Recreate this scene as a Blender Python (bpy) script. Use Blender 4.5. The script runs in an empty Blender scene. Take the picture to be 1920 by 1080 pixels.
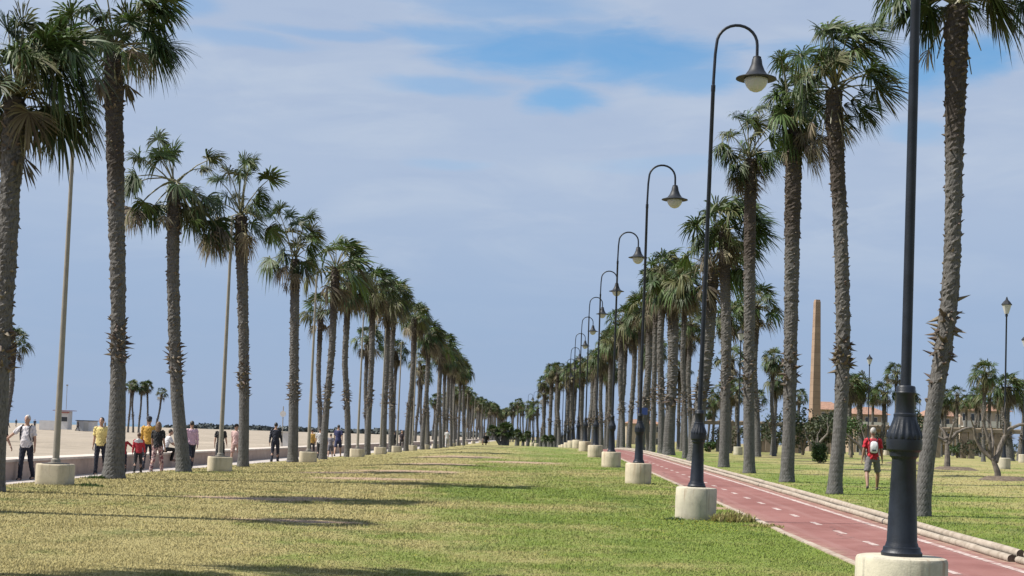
import bpy, math, random
import numpy as np
from mathutils import Vector, Matrix, noise as mnoise
random.seed(7); rng = np.random.default_rng(7)
R = math.radians
scene = bpy.context.scene
col = scene.collection

# ------------------------------------------------------------------ camera
W, H, F = 1920.0, 1080.0, 2774.0
PPY = 700.0                      # principal row of the (cropped) photograph
ROLL, PITCH, YAW = R(1.8), math.atan(117.3 / 2774.0), R(0.965)
CZ = 1.6
cam_data = bpy.data.cameras.new('camera'); cam = bpy.data.objects.new('camera', cam_data); col.objects.link(cam)
cam_data.sensor_width = 36.0; cam_data.lens = 36.0 * F / W
cam_data.shift_y = (PPY - H / 2) / W
cam_data.clip_start = 0.1; cam_data.clip_end = 30000
cam.matrix_world = Matrix.Translation((0, 0, CZ)) @ Matrix.Rotation(YAW, 4, 'Z') @ Matrix.Rotation(math.pi / 2 + PITCH, 4, 'X') @ Matrix.Rotation(ROLL, 4, 'Z')
scene.camera = cam

def ray(px, py):
    u, v = px - W / 2, PPY - py
    u, v = u * math.cos(ROLL) - v * math.sin(ROLL), u * math.sin(ROLL) + v * math.cos(ROLL)
    y = F * math.cos(PITCH) - v * math.sin(PITCH); z = F * math.sin(PITCH) + v * math.cos(PITCH)
    return Vector((u * math.cos(YAW) - y * math.sin(YAW), u * math.sin(YAW) + y * math.cos(YAW), z))
def at(px, py, Y):
    d = ray(px, py); d = d * (Y / d.y)
    return Vector((d.x, Y, d.z + CZ))

# ------------------------------------------------------------------ light, sky, exposure
SUN_EL, SUN_AZ = R(52), R(5)      # sun on the left, a little on the camera's side
sdir = Vector((-math.cos(SUN_EL) * math.cos(SUN_AZ), -math.cos(SUN_EL) * math.sin(SUN_AZ), math.sin(SUN_EL)))
sl = bpy.data.lights.new('sun', 'SUN'); sl.energy = 5.0; sl.angle = R(0.53); sl.color = (1.0, 0.95, 0.87)
so = bpy.data.objects.new('sun', sl); col.objects.link(so); so.rotation_euler = sdir.to_track_quat('Z', 'Y').to_euler()
so.location = (-60, -5, 80)
scene.view_settings.view_transform = 'Standard'; scene.view_settings.look = 'None'
scene.view_settings.exposure = 0.70; scene.view_settings.gamma = 1.0

class NT:
    def __init__(s, tree): s.t = tree; tree.nodes.clear()
    def n(s, typ, ins=None, **kw):
        nd = s.t.nodes.new(typ)
        for k, v in kw.items(): setattr(nd, k, v)
        for k, v in (ins or {}).items():
            sock = nd.inputs[k]
            if isinstance(v, bpy.types.NodeSocket): s.t.links.new(v, sock)
            else: sock.default_value = v
        return nd
    def m(s, op, a, b=0.0, c=0.0, clamp=False):
        return s.n('ShaderNodeMath', {0: a, 1: b, 2: c}, operation=op, use_clamp=clamp).outputs[0]
    def vm(s, op, a, b=(0, 0, 0)):
        nd = s.n('ShaderNodeVectorMath', {0: a, 1: b}, operation=op)
        return nd.outputs['Value'] if op in ('LENGTH', 'DOT_PRODUCT', 'DISTANCE') else nd.outputs[0]
    def mix(s, f, a, b, blend='MIX'):
        nd = s.n('ShaderNodeMix', data_type='RGBA', blend_type=blend)
        for k, v in ((0, f), (6, a), (7, b)):
            if isinstance(v, bpy.types.NodeSocket): s.t.links.new(v, nd.inputs[k])
            else: nd.inputs[k].default_value = (*v, 1) if k and len(v) == 3 else v
        return nd.outputs[2]
    def noise(s, vec, scale, detail=4, rough=0.55, dist=0.0):
        return s.n('ShaderNodeTexNoise', {'Vector': vec, 'Scale': scale, 'Detail': detail, 'Roughness': rough, 'Distortion': dist}).outputs['Fac']
    def ramp(s, v, a, b, smooth=True):
        return s.n('ShaderNodeMapRange', {0: v, 1: a, 2: b}, interpolation_type='SMOOTHSTEP' if smooth else 'LINEAR').outputs[0]

world = bpy.data.worlds.new("World"); scene.world = world; world.use_nodes = True
w = NT(world.node_tree)
sky = w.n('ShaderNodeTexSky', sky_type='NISHITA'); sky.sun_disc = False
sky.sun_elevation = SUN_EL; sky.sun_rotation = R(270) - SUN_AZ; sky.altitude = 0; sky.air_density = 1.0; sky.dust_density = 0.6; sky.ozone_density = 1.5
dirv = w.n('ShaderNodeTexCoord').outputs['Generated']
sep = w.n('ShaderNodeSeparateXYZ', {0: dirv})
az = w.m('ARCTAN2', sep.outputs[0], sep.outputs[1]); el = w.m('ARCSINE', sep.outputs[2])
ae = w.n('ShaderNodeCombineXYZ', {0: az, 1: el}).outputs[0]
stretch = w.vm('MULTIPLY', ae, (7.0, 26.0, 1.0))
nz1 = w.noise(stretch, 1.0, 6, 0.55, 0.6)
nz2 = w.noise(w.vm('ADD', stretch, (7.3, 2.1, 4.0)), 2.3, 5, 0.6, 0.3)
nz3 = w.noise(w.vm('ADD', stretch, (1.3, 9.1, 2.0)), 0.45, 5, 0.6, 0.5)
# openings where the blue shows between the thin clouds (azimuth / elevation of each opening)
GAPS = [(1000, 95, 150, 40, 1.0), (1190, 105, 150, 45, 1.0), (1290, 150, 90, 25, .8), (1060, 190, 60, 24, .95), (870, 70, 160, 18, .75), (850, 160, 110, 16, .55), (960, 12, 150, 26, .55),
        (1790, 110, 90, 36, 1.0), (1720, 130, 70, 40, .8), (440, 75, 120, 14, .4), (1540, 110, 90, 30, .6), (350, 10, 60, 16, .5), (1720, 245, 60, 18, .45), (1100, 60, 110, 20, .6), (1740, 125, 45, 45, 1.0), (1850, 105, 55, 30, 1.0), (840, 310, 60, 10, .25), (1230, 310, 120, 12, .25),(640, 62, 130, 10, .45)]
gap = None
warp = w.vm('ADD', ae, w.vm('MULTIPLY', w.vm('SUBTRACT', w.n('ShaderNodeTexNoise', {'Vector': stretch, 'Scale': 1.1, 'Detail': 5.0, 'Roughness': 0.6}).outputs['Color'], (0.5, 0.5, 0.5)), (0.05, 0.016, 0.0)))
for (px, py, rx, ry, st) in GAPS:
    d = ray(px, py).normalized(); a0, e0 = math.atan2(d.x, d.y), math.asin(d.z)
    q = w.vm('MULTIPLY', w.vm('SUBTRACT', warp, (a0, e0, 0)), (F / rx / 1.2, F / ry / 1.2, 0))
    g = w.m('MULTIPLY', w.ramp(w.m('ADD', w.vm('LENGTH', q), w.m('MULTIPLY', w.m('SUBTRACT', nz2, .5), 1.5)), 1.4, 0.4), st)
    gap = g if gap is None else w.m('MAXIMUM', gap, g)
bg_gap = w.m('MULTIPLY', w.ramp(nz3, 0.52, 0.75), w.m('MULTIPLY', w.ramp(az, 0.36, 0.5), 0.8))
gap = w.m('MAXIMUM', gap, bg_gap)
cover = w.m('SUBTRACT', 1.0, w.m('MULTIPLY', gap, w.m('ADD', 0.72, w.m('MULTIPLY', nz2, 0.45))), clamp=True)
hi = w.ramp(el, 0.05, 0.19)                                   # the veil thins to a bluer band low down
ccol = w.mix(hi, (0.318, 0.430, 0.640), (0.440, 0.527, 0.690))
ccol = w.mix(w.m('MULTIPLY', w.m('MULTIPLY', w.ramp(nz1, 0.42, 0.72), hi), 0.65), ccol, (0.55, 0.62, 0.735))
ccol = w.mix(w.m('MULTIPLY', w.ramp(nz2, 0.45, 0.75), 0.28), ccol, (0.37, 0.46, 0.65))
skyc = w.n('ShaderNodeHueSaturation', {'Color': sky.outputs[0], 'Hue': .497, 'Saturation': 1.28, 'Value': 1.0}).outputs[0]
skyb = w.n('ShaderNodeBackground', {'Color': skyc, 'Strength': 0.0925})
clb = w.n('ShaderNodeBackground', {'Color': ccol, 'Strength': 0.616})
mx = w.n('ShaderNodeMixShader', {0: w.m('MULTIPLY', cover, 0.93), 1: skyb.outputs[0], 2: clb.outputs[0]})
w.n('ShaderNodeOutputWorld', {0: mx.outputs[0]})

# ------------------------------------------------------------------ materials
def mat(name, base=(0.5, 0.5, 0.5), rough=0.7, var=0.0, scale=5.0, bump=0.0, bscale=20.0, metallic=0.0, spec=0.5, trans=0.0, island=0.0, coords='Object'):
    m = bpy.data.materials.new(name); m.use_nodes = True; t = NT(m.node_tree)
    co = t.n('ShaderNodeTexCoord').outputs[coords]
    base = tuple(.82 * q for q in base); c = (*base, 1)
    if var:
        f = t.noise(co, scale, 5, 0.6)
        c = t.mix(t.ramp(f, .3, .7), tuple(x * (1 - var) for x in base), tuple(min(1, x * (1 + var)) for x in base))
    if island:
        rp = t.n('ShaderNodeNewGeometry').outputs['Random Per Island']
        c = t.n('ShaderNodeHueSaturation', {'Color': c, 'Hue': t.m('ADD', .5, t.m('MULTIPLY', t.m('SUBTRACT', rp, .5), .06)), 'Value': t.m('ADD', 1 - island, t.m('MULTIPLY', rp, 2 * island))}).outputs[0]
    p = t.n('ShaderNodeBsdfPrincipled', {'Base Color': c, 'Roughness': rough, 'Metallic': metallic, 'Specular IOR Level': spec})
    if bump:
        b = t.n('ShaderNodeBump', {'Strength': bump, 'Distance': 0.02, 'Height': t.noise(co, bscale, 6, 0.65)})
        t.t.links.new(b.outputs[0], p.inputs['Normal'])
    sh = p.outputs[0]
    if trans:
        tr = t.n('ShaderNodeBsdfTranslucent', {'Color': c})
        sh = t.n('ShaderNodeMixShader', {0: trans, 1: sh, 2: tr.outputs[0]}).outputs[0]
    t.n('ShaderNodeOutputMaterial', {0: sh})
    return m

# worn earth patches on the lawn: x, y, half width, half depth
DIRT = []
for (px, py, Y, rx, ry) in [(470, 934, 29.2, 1.25, .45), (690, 903, 40.5, 1.3, .7), (600, 931, 30, .6, .35), (860, 856, 66, 1.6, 1.6), (760, 884, 47, 1.6, .8), (980, 860, 60, 1.3, 1.0), (820, 870, 55, 1.2, .9), (560, 968, 23.6, .9, .25), (630, 890, 45, 1.0, .7), (1320, 925, 31, .5, .5)]:
    p_ = at(px, py, Y); DIRT.append((p_.x, Y, rx * 1.35, ry * 1.35))
def lawn_colour(t, pos):
    """patchy mown turf: green, dry straw and bare earth, laid out on the ground"""
    a = t.noise(pos, 0.16, 4, 0.6, 0.3); b = t.noise(t.vm('ADD', pos, (31, 7, 0)), 0.7, 5, 0.65); c = t.noise(pos, 5.0, 4, 0.7); d = t.noise(pos, 24, 3, 0.7)
    sx = t.n('ShaderNodeSeparateXYZ', {0: pos})
    dryleft = t.m('MULTIPLY', t.ramp(sx.outputs[0], 1.5, -6.0), 0.30)
    near = t.m('ADD', t.m('MULTIPLY', t.ramp(sx.outputs[1], 34, 20), -0.05), t.m('MULTIPLY', t.ramp(sx.outputs[0], 7.0, 14.0), .15))
    f = t.m('ADD', t.m('ADD', t.m('MULTIPLY', a, .95), t.m('MULTIPLY', b, .55)), t.m('ADD', dryleft, near))
    f = t.m('ADD', f, t.m('MULTIPLY', t.m('SUBTRACT', c, .5), .35))
    dry = t.ramp(f, 0.66, 0.98)
    green = t.mix(t.ramp(d, .3, .7), (0.128, 0.188, 0.022), (0.215, 0.290, 0.046))
    straw = t.mix(t.ramp(d, .3, .7), (0.335, 0.290, 0.112), (0.460, 0.385, 0.165))
    cc = t.mix(dry, green, straw)
    deep = t.m('MULTIPLY', t.ramp(t.noise(t.vm('ADD', pos, (3, 55, 0)), 0.5, 5, .65), .52, .68), .7)
    cc = t.mix(deep, cc, (0.095, 0.155, 0.025))
    dm = None
    for (x, y, rx, ry) in DIRT:
        q = t.vm('LENGTH', t.vm('MULTIPLY', t.vm('SUBTRACT', pos, (x, y, 0)), (1 / rx, 1 / ry, 0)))
        q = t.m('ADD', q, t.m('MULTIPLY', t.m('SUBTRACT', t.noise(pos, 2.2, 5, .7), .5), 1.6))
        g = t.ramp(q, 1.15, .6); dm = g if dm is None else t.m('MAXIMUM', dm, g)
    earth = t.mix(c, (0.36, 0.225, 0.15), (0.52, 0.37, 0.26))
    return t.mix(.19, t.mix(t.m('MULTIPLY', dm, .95), cc, earth), (0, 0, 0)), dm
def make_lawn_mat(name, blades=False):
    m = bpy.data.materials.new(name); m.use_nodes = True; t = NT(m.node_tree)
    pos = t.n('ShaderNodeTexCoord').outputs['Object']
    pos = t.vm('MULTIPLY', pos, (1, 1, 0))
    c, dm = lawn_colour(t, pos)
    if not blades: c = t.mix(.22, c, (.06, .055, .02))          # thatch and soil between the blades
    if blades:
        rp = t.n('ShaderNodeNewGeometry').outputs['Random Per Island']
        c = t.mix(t.m('MULTIPLY', t.ramp(rp, .8, .9), .2), c, (0.46, 0.39, 0.18))
        c = t.n('ShaderNodeHueSaturation', {'Color': c, 'Hue': .5, 'Saturation': 1.0, 'Value': t.m('ADD', .92, t.m('MULTIPLY', rp, .26))}).outputs[0]
    p = t.n('ShaderNodeBsdfPrincipled', {'Base Color': c, 'Roughness': .75, 'Specular IOR Level': .25})
    sh = p.outputs[0]
    if blades:                                              # soft, mostly upward shading normal as in a dense sward
        nn = t.vm('NORMALIZE', t.vm('ADD', t.vm('MULTIPLY', t.n('ShaderNodeNewGeometry').outputs['Normal'], (.45, .45, .2)), (0, 0, .8)))
        t.t.links.new(nn, p.inputs['Normal'])
        sh = t.n('ShaderNodeMixShader', {0: .18, 1: sh, 2: t.n('ShaderNodeBsdfTranslucent', {'Color': c}).outputs[0]}).outputs[0]
    else:
        h = t.m('ADD', t.noise(pos, 14, 5, .7), t.m('MULTIPLY', t.noise(pos, 2.5, 3, .6), 1.5))
        t.t.links.new(t.n('ShaderNodeBump', {'Strength': .28, 'Distance': .03, 'Height': h}).outputs[0], p.inputs['Normal'])
    t.n('ShaderNodeOutputMaterial', {0: sh}); return m
M_lawn = make_lawn_mat('turf'); M_blade = make_lawn_mat('turf_blades', True)

def layered(name, cols, scales, rough=.85, bump=.3, bscale=60, dist=.01, mulz=1.0):
    """mix of several tones by noise at several scales"""
    m = bpy.data.materials.new(name); m.use_nodes = True; t = NT(m.node_tree)
    pos = t.vm('MULTIPLY', t.n('ShaderNodeTexCoord').outputs['Object'], (1, 1, mulz))
    cols = [tuple(.82 * q for q in k_) for k_ in cols]; c = (*cols[0], 1)
    for k, cc in enumerate(cols[1:]):
        f = t.noise(t.vm('ADD', pos, (k * 13.1, k * 5.7, k)), scales[k], 6, .65)
        c = t.mix(t.ramp(f, .42, .68), c, cc)
    p = t.n('ShaderNodeBsdfPrincipled', {'Base Color': c, 'Roughness': rough, 'Specular IOR Level': .3})
    b = t.n('ShaderNodeBump', {'Strength': bump, 'Distance': dist, 'Height': t.noise(pos, bscale, 5, .7)})
    t.t.links.new(b.outputs[0], p.inputs['Normal']); t.n('ShaderNodeOutputMaterial', {0: p.outputs[0]}); return m
M_sand = layered('beach_sand', [(.34, .285, .22), (.39, .33, .26), (.28, .235, .18)], [.05, .4], bump=.6, bscale=1.5, dist=.15)
M_earth = layered('dry_earth', [(.26, .21, .13), (.17, .19, .08), (.33, .26, .17)], [.05, .3])
def path_mat():
    m = bpy.data.materials.new('red_path'); m.use_nodes = True; t = NT(m.node_tree); pos = t.n('ShaderNodeTexCoord').outputs['Object']
    c = t.mix(t.ramp(t.noise(pos, .5, 6, .65), .35, .68), (.172, .070, .060), (.222, .100, .087))
    c = t.mix(t.m('MULTIPLY', t.ramp(t.noise(pos, 2.2, 6, .7), .45, .75), .7), c, (.245, .118, .105))
    lng = t.noise(t.vm('MULTIPLY', pos, (3.2, .09, 1)), 1.0, 4, .6)                       # wheel tracks and dust along the path
    c = t.mix(t.m('MULTIPLY', t.ramp(lng, .48, .7), .5), c, (.27, .155, .138))
    sx = t.n('ShaderNodeSeparateXYZ', {0: pos}).outputs[0]
    e = t.m('MAXIMUM', t.ramp(sx, 4.55, 4.12), t.ramp(sx, 6.1, 6.5))                      # sand and soil creep in from the edges
    c = t.mix(t.m('MULTIPLY', t.m('MULTIPLY', e, t.ramp(t.noise(pos, 3.5, 6, .7), .35, .65)), .8), c, (.31, .235, .175))
    v = t.n('ShaderNodeTexVoronoi', {'Vector': t.vm('ADD', pos, t.vm('MULTIPLY', t.n('ShaderNodeTexNoise', {'Vector': pos, 'Scale': 1.5, 'Detail': 4.0}).outputs['Color'], (.7, .7, 0))), 'Scale': .22}, feature='DISTANCE_TO_EDGE').outputs['Distance']
    crack = t.ramp(v, .006, .0)
    c = t.mix(t.m('MULTIPLY', crack, .7), c, (.09, .05, .045))
    c = t.mix(t.m('MULTIPLY', t.ramp(t.noise(t.vm('ADD', pos, (9, 4, 0)), .9, 3, .5), .66, .70), .35), c, (.16, .085, .08))
    p = t.n('ShaderNodeBsdfPrincipled', {'Base Color': c, 'Roughness': .85, 'Specular IOR Level': .25})
    t.t.links.new(t.n('ShaderNodeBump', {'Strength': .3, 'Distance': .004, 'Height': t.noise(pos, 110, 4, .7)}).outputs[0], p.inputs['Normal'])
    t.n('ShaderNodeOutputMaterial', {0: p.outputs[0]}); return m
M_path = path_mat()
M_prom = layered('promenade_paving', [(.47, .42, .385), (.54, .48, .44), (.38, .34, .31)], [.3, 3])
M_white = layered('worn_white_paint', [(.56, .50, .46), (.64, .58, .54), (.34, .20, .18), (.30, .15, .135)], [2, 6, 18])
def conc_mat(name, c0, c1, c2, streak):
    m = bpy.data.materials.new(name); m.use_nodes = True; t = NT(m.node_tree); pos = t.n('ShaderNodeTexCoord').outputs['Object']
    wpos = t.vm('ADD', pos, t.vm('MULTIPLY', t.n('ShaderNodeObjectInfo').outputs['Location'], (.37, .61, 0)))    # each drum weathers in its own way
    z = t.n('ShaderNodeSeparateXYZ', {0: pos}).outputs[2]
    c = t.mix(t.ramp(t.noise(wpos, 2.0, 6, .65), .35, .68), c0, c1); c = t.mix(t.m('MULTIPLY', t.ramp(t.noise(wpos, 6.5, 6, .7), .48, .72), .7), c, c2)
    st = t.noise(t.vm('MULTIPLY', wpos, (9, 9, .8)), 1.0, 4, .6)
    c = t.mix(t.m('MULTIPLY', t.m('MULTIPLY', t.ramp(st, .54, .72), t.ramp(z, .05, .5)), .75), c, streak)
    st2 = t.noise(t.vm('MULTIPLY', t.vm('ADD', wpos, (4, 9, 0)), (14, 14, .5)), 1.0, 3, .6)
    c = t.mix(t.m('MULTIPLY', t.ramp(st2, .56, .72), .5), c, (.17, .16, .135))
    c = t.mix(t.m('MULTIPLY', t.ramp(t.m('ADD', z, t.m('MULTIPLY', t.noise(wpos, 7, 4), .16)), .2, .06), .55), c, (.17, .155, .10))
    p = t.n('ShaderNodeBsdfPrincipled', {'Base Color': c, 'Roughness': .9, 'Specular IOR Level': .25})
    t.t.links.new(t.n('ShaderNodeBump', {'Strength': .4, 'Distance': .012, 'Height': t.noise(pos, 38, 6, .7)}).outputs[0], p.inputs['Normal'])
    t.n('ShaderNodeOutputMaterial', {0: p.outputs[0]}); return m
M_conc = conc_mat('weathered_concrete', (.40, .37, .29), (.47, .43, .335), (.31, .285, .235), (.20, .12, .075))
M_conc2 = conc_mat('warm_concrete', (.43, .375, .275), (.49, .43, .32), (.35, .305, .23), (.24, .15, .09))
M_wall = layered('pinkish_render', [(.50, .38, .315), (.55, .43, .36), (.42, .32, .27)], [.5, 2.2])
M_cope = mat('wall_coping', (.60, .52, .45), .8, .12, 2)
M_log = layered('bleached_log', [(.37, .315, .255), (.43, .37, .305), (.27, .225, .175)], [2, 6], bump=.6, bscale=22, dist=.02)
M_log_end = mat('log_end', (.12, .085, .06), .9, .3, 30)
M_iron = mat('dark_blue_iron', (.012, .016, .025), .45, .3, 6, .12, 60, spec=.35)
M_ironh = mat('lamp_hood_grey', (.016, .019, .026), .55, .3, 12, spec=.3)
M_glass = mat('milky_glass', (.62, .63, .64), .18, .05, 6, trans=.18)
M_polem = mat('grey_pole_paint', (.27, .245, .20), .5, .12, 3)
M_sea = mat('sea', (.075, .16, .24), .35, .1, .02)

def trunk_mat(name, low, mid, top, z1, z2):
    """bark: smooth weathered grey low down, scarred middle, brown fibrous leaf bases on top"""
    m = bpy.data.materials.new(name); m.use_nodes = True; t = NT(m.node_tree)
    pos = t.n('ShaderNodeTexCoord').outputs['Object']; z = t.n('ShaderNodeSeparateXYZ', {0: pos}).outputs[2]
    zz = t.m('ADD', z, t.m('MULTIPLY', t.noise(pos, 3.0, 3), .7))
    c = t.mix(t.ramp(zz, z1, z1 + 1.0), low, mid); c = t.mix(t.ramp(zz, z2, z2 + 1.4), c, top)
    v = t.n('ShaderNodeTexVoronoi', {'Vector': t.vm('MULTIPLY', pos, (9, 9, 7)), 'Scale': 1.0}).outputs['Distance']
    n1 = t.noise(t.vm('MULTIPLY', pos, (30, 30, 9)), 1.0, 5, .7)
    c = t.mix(t.m('MULTIPLY', t.ramp(n1, .42, .72), .75), c, t.mix(.5, (.035, .028, .022), c, 'MULTIPLY'))
    c = t.mix(t.m('MULTIPLY', t.ramp(t.noise(pos, 7, 4, .7), .55, .8), .35), c, (.30, .26, .20))
    p = t.n('ShaderNodeBsdfPrincipled', {'Base Color': c, 'Roughness': .9, 'Specular IOR Level': .2})
    h = t.m('ADD', t.m('MULTIPLY', v, 1.0), n1)
    b = t.n('ShaderNodeBump', {'Strength': t.m('ADD', .22, t.m('MULTIPLY', t.ramp(zz, 1.6, 3.0), .5)), 'Distance': .04, 'Height': h})
    ring = t.m('MULTIPLY', t.ramp(t.noise(t.vm('MULTIPLY', pos, (.6, .6, 11)), 1.0, 3, .6), .56, .70), .28)
    t.t.links.new(t.mix(ring, c, t.mix(.5, (.05, .042, .035), c)), p.inputs['Base Color'])
    t.t.links.new(b.outputs[0], p.inputs['Normal']); t.n('ShaderNodeOutputMaterial', {0: p.outputs[0]}); return m
M_bark = trunk_mat('palm_bark', (.122, .119, .114), (.120, .114, .106), (.060, .049, .041), 2.2, 7.0)
M_stub = mat('leaf_stub', (.13, .10, .075), .9, .35, 8, island=.45)
M_g1 = mat('palm_leaf_dark', (.044, .070, .019), .55, island=.4, trans=.22, spec=.35)
M_g2 = mat('palm_leaf_mid', (.075, .110, .026), .55, island=.4, trans=.25, spec=.35)
M_g3 = mat('palm_leaf_olive', (.115, .115, .044), .6, island=.4, trans=.22, spec=.3)
M_d1 = mat('dead_leaf_tan', (.215, .175, .11), .75, island=.45, trans=.15)
M_d2 = mat('dead_leaf_brown', (.115, .092, .058), .8, island=.4, trans=.12)
M_pet = mat('petiole', (.155, .145, .070), .55, .2, 5)
GREEN = [M_g1, M_g2, M_g3, M_pet]; DEAD = [M_d1, M_d2, M_g3, M_pet]

# ------------------------------------------------------------------ mesh helpers
class MB:
    def __init__(s): s.v = []; s.f = []; s.mi = []
    def add(s, verts, faces, mi=0):
        o = len(s.v); s.v.extend([tuple(p) for p in verts]); s.f.extend([tuple(o + i for i in f) for f in faces]); s.mi.extend([mi] * len(faces)); return s
    def box(s, c, d, mi=0, rz=0.0):
        cx, cy, cz = c; hx, hy, hz = d[0] / 2, d[1] / 2, d[2] / 2; cs, sn = math.cos(rz), math.sin(rz)
        vs = []
        for dz in (-hz, hz):
            for dx, dy in ((-hx, -hy), (hx, -hy), (hx, hy), (-hx, hy)): vs.append((cx + dx * cs - dy * sn, cy + dx * sn + dy * cs, cz + dz))
        return s.add(vs, [(3, 2, 1, 0), (4, 5, 6, 7), (0, 1, 5, 4), (1, 2, 6, 5), (2, 3, 7, 6), (3, 0, 4, 7)], mi)
    def tube(s, pts, rad, n=8, mi=0, cap=True, flat=None):
        """tube along points; rad: number, list of numbers or list of (rx, ry)"""
        pts = [Vector(p) for p in pts]; k = len(pts)
        if not isinstance(rad, (list, tuple)): rad = [rad] * k
        vs = []; up = None
        for i, p in enumerate(pts):
            t = (pts[min(i + 1, k - 1)] - pts[max(i - 1, 0)]).normalized()
            if up is None: up = Vector((0, 1, 0)) if abs(t.y) < .9 else Vector((1, 0, 0))
            a = up.cross(t)
            a = a.normalized() if a.length > 1e-5 else Vector((1, 0, 0))
            b = t.cross(a).normalized(); up = b
            rx, ry = rad[i] if isinstance(rad[i], (list, tuple)) else (rad[i], rad[i])
            for j in range(n):
                q = 2 * math.pi * j / n; vs.append(p + a * math.cos(q) * rx + b * math.sin(q) * ry)
        fs = [(i * n + j, i * n + (j + 1) % n, (i + 1) * n + (j + 1) % n, (i + 1) * n + j) for i in range(k - 1) for j in range(n)]
        if cap: fs += [tuple(range(n - 1, -1, -1)), tuple((k - 1) * n + j for j in range(n))]
        return s.add(vs, fs, mi)
    def lathe(s, prof, n=24, c=(0, 0, 0), mi=0, flute=None):
        vs = []; k = len(prof)
        for i, (r, z) in enumerate(prof):
            for j in range(n):
                q = 2 * math.pi * j / n; rr = r
                if flute and flute[0] <= z <= flute[1]: rr = r * (1 + flute[3] * math.cos(q * flute[2]))
                vs.append((c[0] + rr * math.cos(q), c[1] + rr * math.sin(q), c[2] + z))
        fs = [(i * n + j, i * n + (j + 1) % n, (i + 1) * n + (j + 1) % n, (i + 1) * n + j) for i in range(k - 1) for j in range(n)]
        fs += [tuple(range(n - 1, -1, -1)), tuple((k - 1) * n + j for j in range(n))]
        return s.add(vs, fs, mi)
    def ell(s, c, r, n=12, mi=0, m=8):
        prof = [(max(1e-4, math.sin(math.pi * i / m)), -math.cos(math.pi * i / m)) for i in range(m + 1)]
        o = len(s.v); s.lathe(prof, n, (0, 0, 0), mi)
        for i in range(o, len(s.v)): x, y, z = s.v[i]; s.v[i] = (c[0] + x * r[0], c[1] + y * r[1], c[2] + z * r[2])
        return s
    def mesh(s, name, mats, smooth=False):
        me = bpy.data.meshes.new(name); me.from_pydata(s.v, [], s.f)
        for m in (mats if isinstance(mats, (list, tuple)) else [mats]): me.materials.append(m)
        me.polygons.foreach_set('material_index', s.mi)
        me.polygons.foreach_set('use_smooth', [bool(smooth) and len(f) <= 4 for f in s.f]); me.update()
        if smooth: me.set_sharp_from_angle(angle=R(38))
        return me
    def build(s, name, mats, parent=None, smooth=False, loc=None):
        return link(name, s.mesh(name, mats, smooth), parent, loc)
def link(name, me, parent=None, loc=None):
    o = bpy.data.objects.new(name, me); col.objects.link(o)
    if parent: o.parent = parent
    if loc is not None: o.location = loc
    return o
def tag(o, label=None, cat=None, group=None, kind=None):
    for k, v in (('label', label), ('category', cat), ('group', group), ('kind', kind)):
        if v: o[k] = v
    return o
def thing(name, label, cat, loc=(0, 0, 0), rz=0.0, group=None):
    o = bpy.data.objects.new(name, None); col.objects.link(o); o.empty_display_size = .2
    o.location = loc; o.rotation_euler = (0, 0, rz); return tag(o, label, cat, group)
def copy_tree(o, parent=None):
    c = o.copy(); col.objects.link(c)
    if parent: c.parent = parent
    for ch in list(o.children): copy_tree(ch, c)
    return c
ORD = ['', 'first', 'second', 'third', 'fourth', 'fifth', 'sixth', 'seventh', 'eighth', 'ninth', 'tenth', 'eleventh', 'twelfth', 'thirteenth', 'fourteenth', 'fifteenth', 'sixteenth', 'seventeenth', 'eighteenth', 'nineteenth', 'twentieth']

# ------------------------------------------------------------------ the ground's height
GY = np.array([-60, 0, 12, 19, 27, 37, 50, 65, 80, 97, 110, 125, 145, 170, 250, 900.])
GXC = [-11.3, -3.0, 5.0, 8.5, 18.0]
GT = np.array([[-1.5, -1.5, -1.48, -1.45, -1.40, -1.38, -1.42, -1.45, -1.50, -1.50, -1.50, -1.52, -1.55, -1.6, -1.6, -1.6],
               [-1.62, -1.62, -1.58, -1.52, -1.42, -1.32, -1.18, -1.0, -.83, -.70, -.70, -.85, -1.2, -1.5, -1.6, -1.6],
               [-1.58, -1.56, -1.53, -1.50, -1.42, -1.30, -1.16, -1.0, -.82, -.72, -.74, -.90, -1.25, -1.5, -1.6, -1.6],
               [-1.62, -1.62, -1.58, -1.50, -1.36, -1.23, -1.08, -.95, -.85, -.75, -.77, -.90, -1.2, -1.45, -1.5, -1.5],
               [-1.5, -1.5, -1.5, -1.45, -1.35, -1.15, -.95, -.85, -.78, -.72, -.70, -.72, -.75, -.80, -.90, -1.0]])
def _sm(y, row):
    acc = 0
    for d, wt in ((-5, .2), (-2.5, .2), (0, .2), (2.5, .2), (5, .2)): acc = acc + wt * np.interp(y + d, GY, row)
    return acc
def G(x, y):
    x = np.asarray(x, float); y = np.asarray(y, float)
    cols = [_sm(y, r) for r in GT]; out = cols[0] + 0 * x
    for k in range(len(GXC) - 1):
        t = np.clip((x - GXC[k]) / (GXC[k + 1] - GXC[k]), 0, 1); t = t * t * (3 - 2 * t)
        out = np.where(x > GXC[k], cols[k] * (1 - t) + cols[k + 1] * t, out)
    return out + CZ
def g(x, y): return float(G(x, y))
def bend(y): return -0.05 * max(0.0, y - 165)            # far off the avenue bends a little to the left
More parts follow.
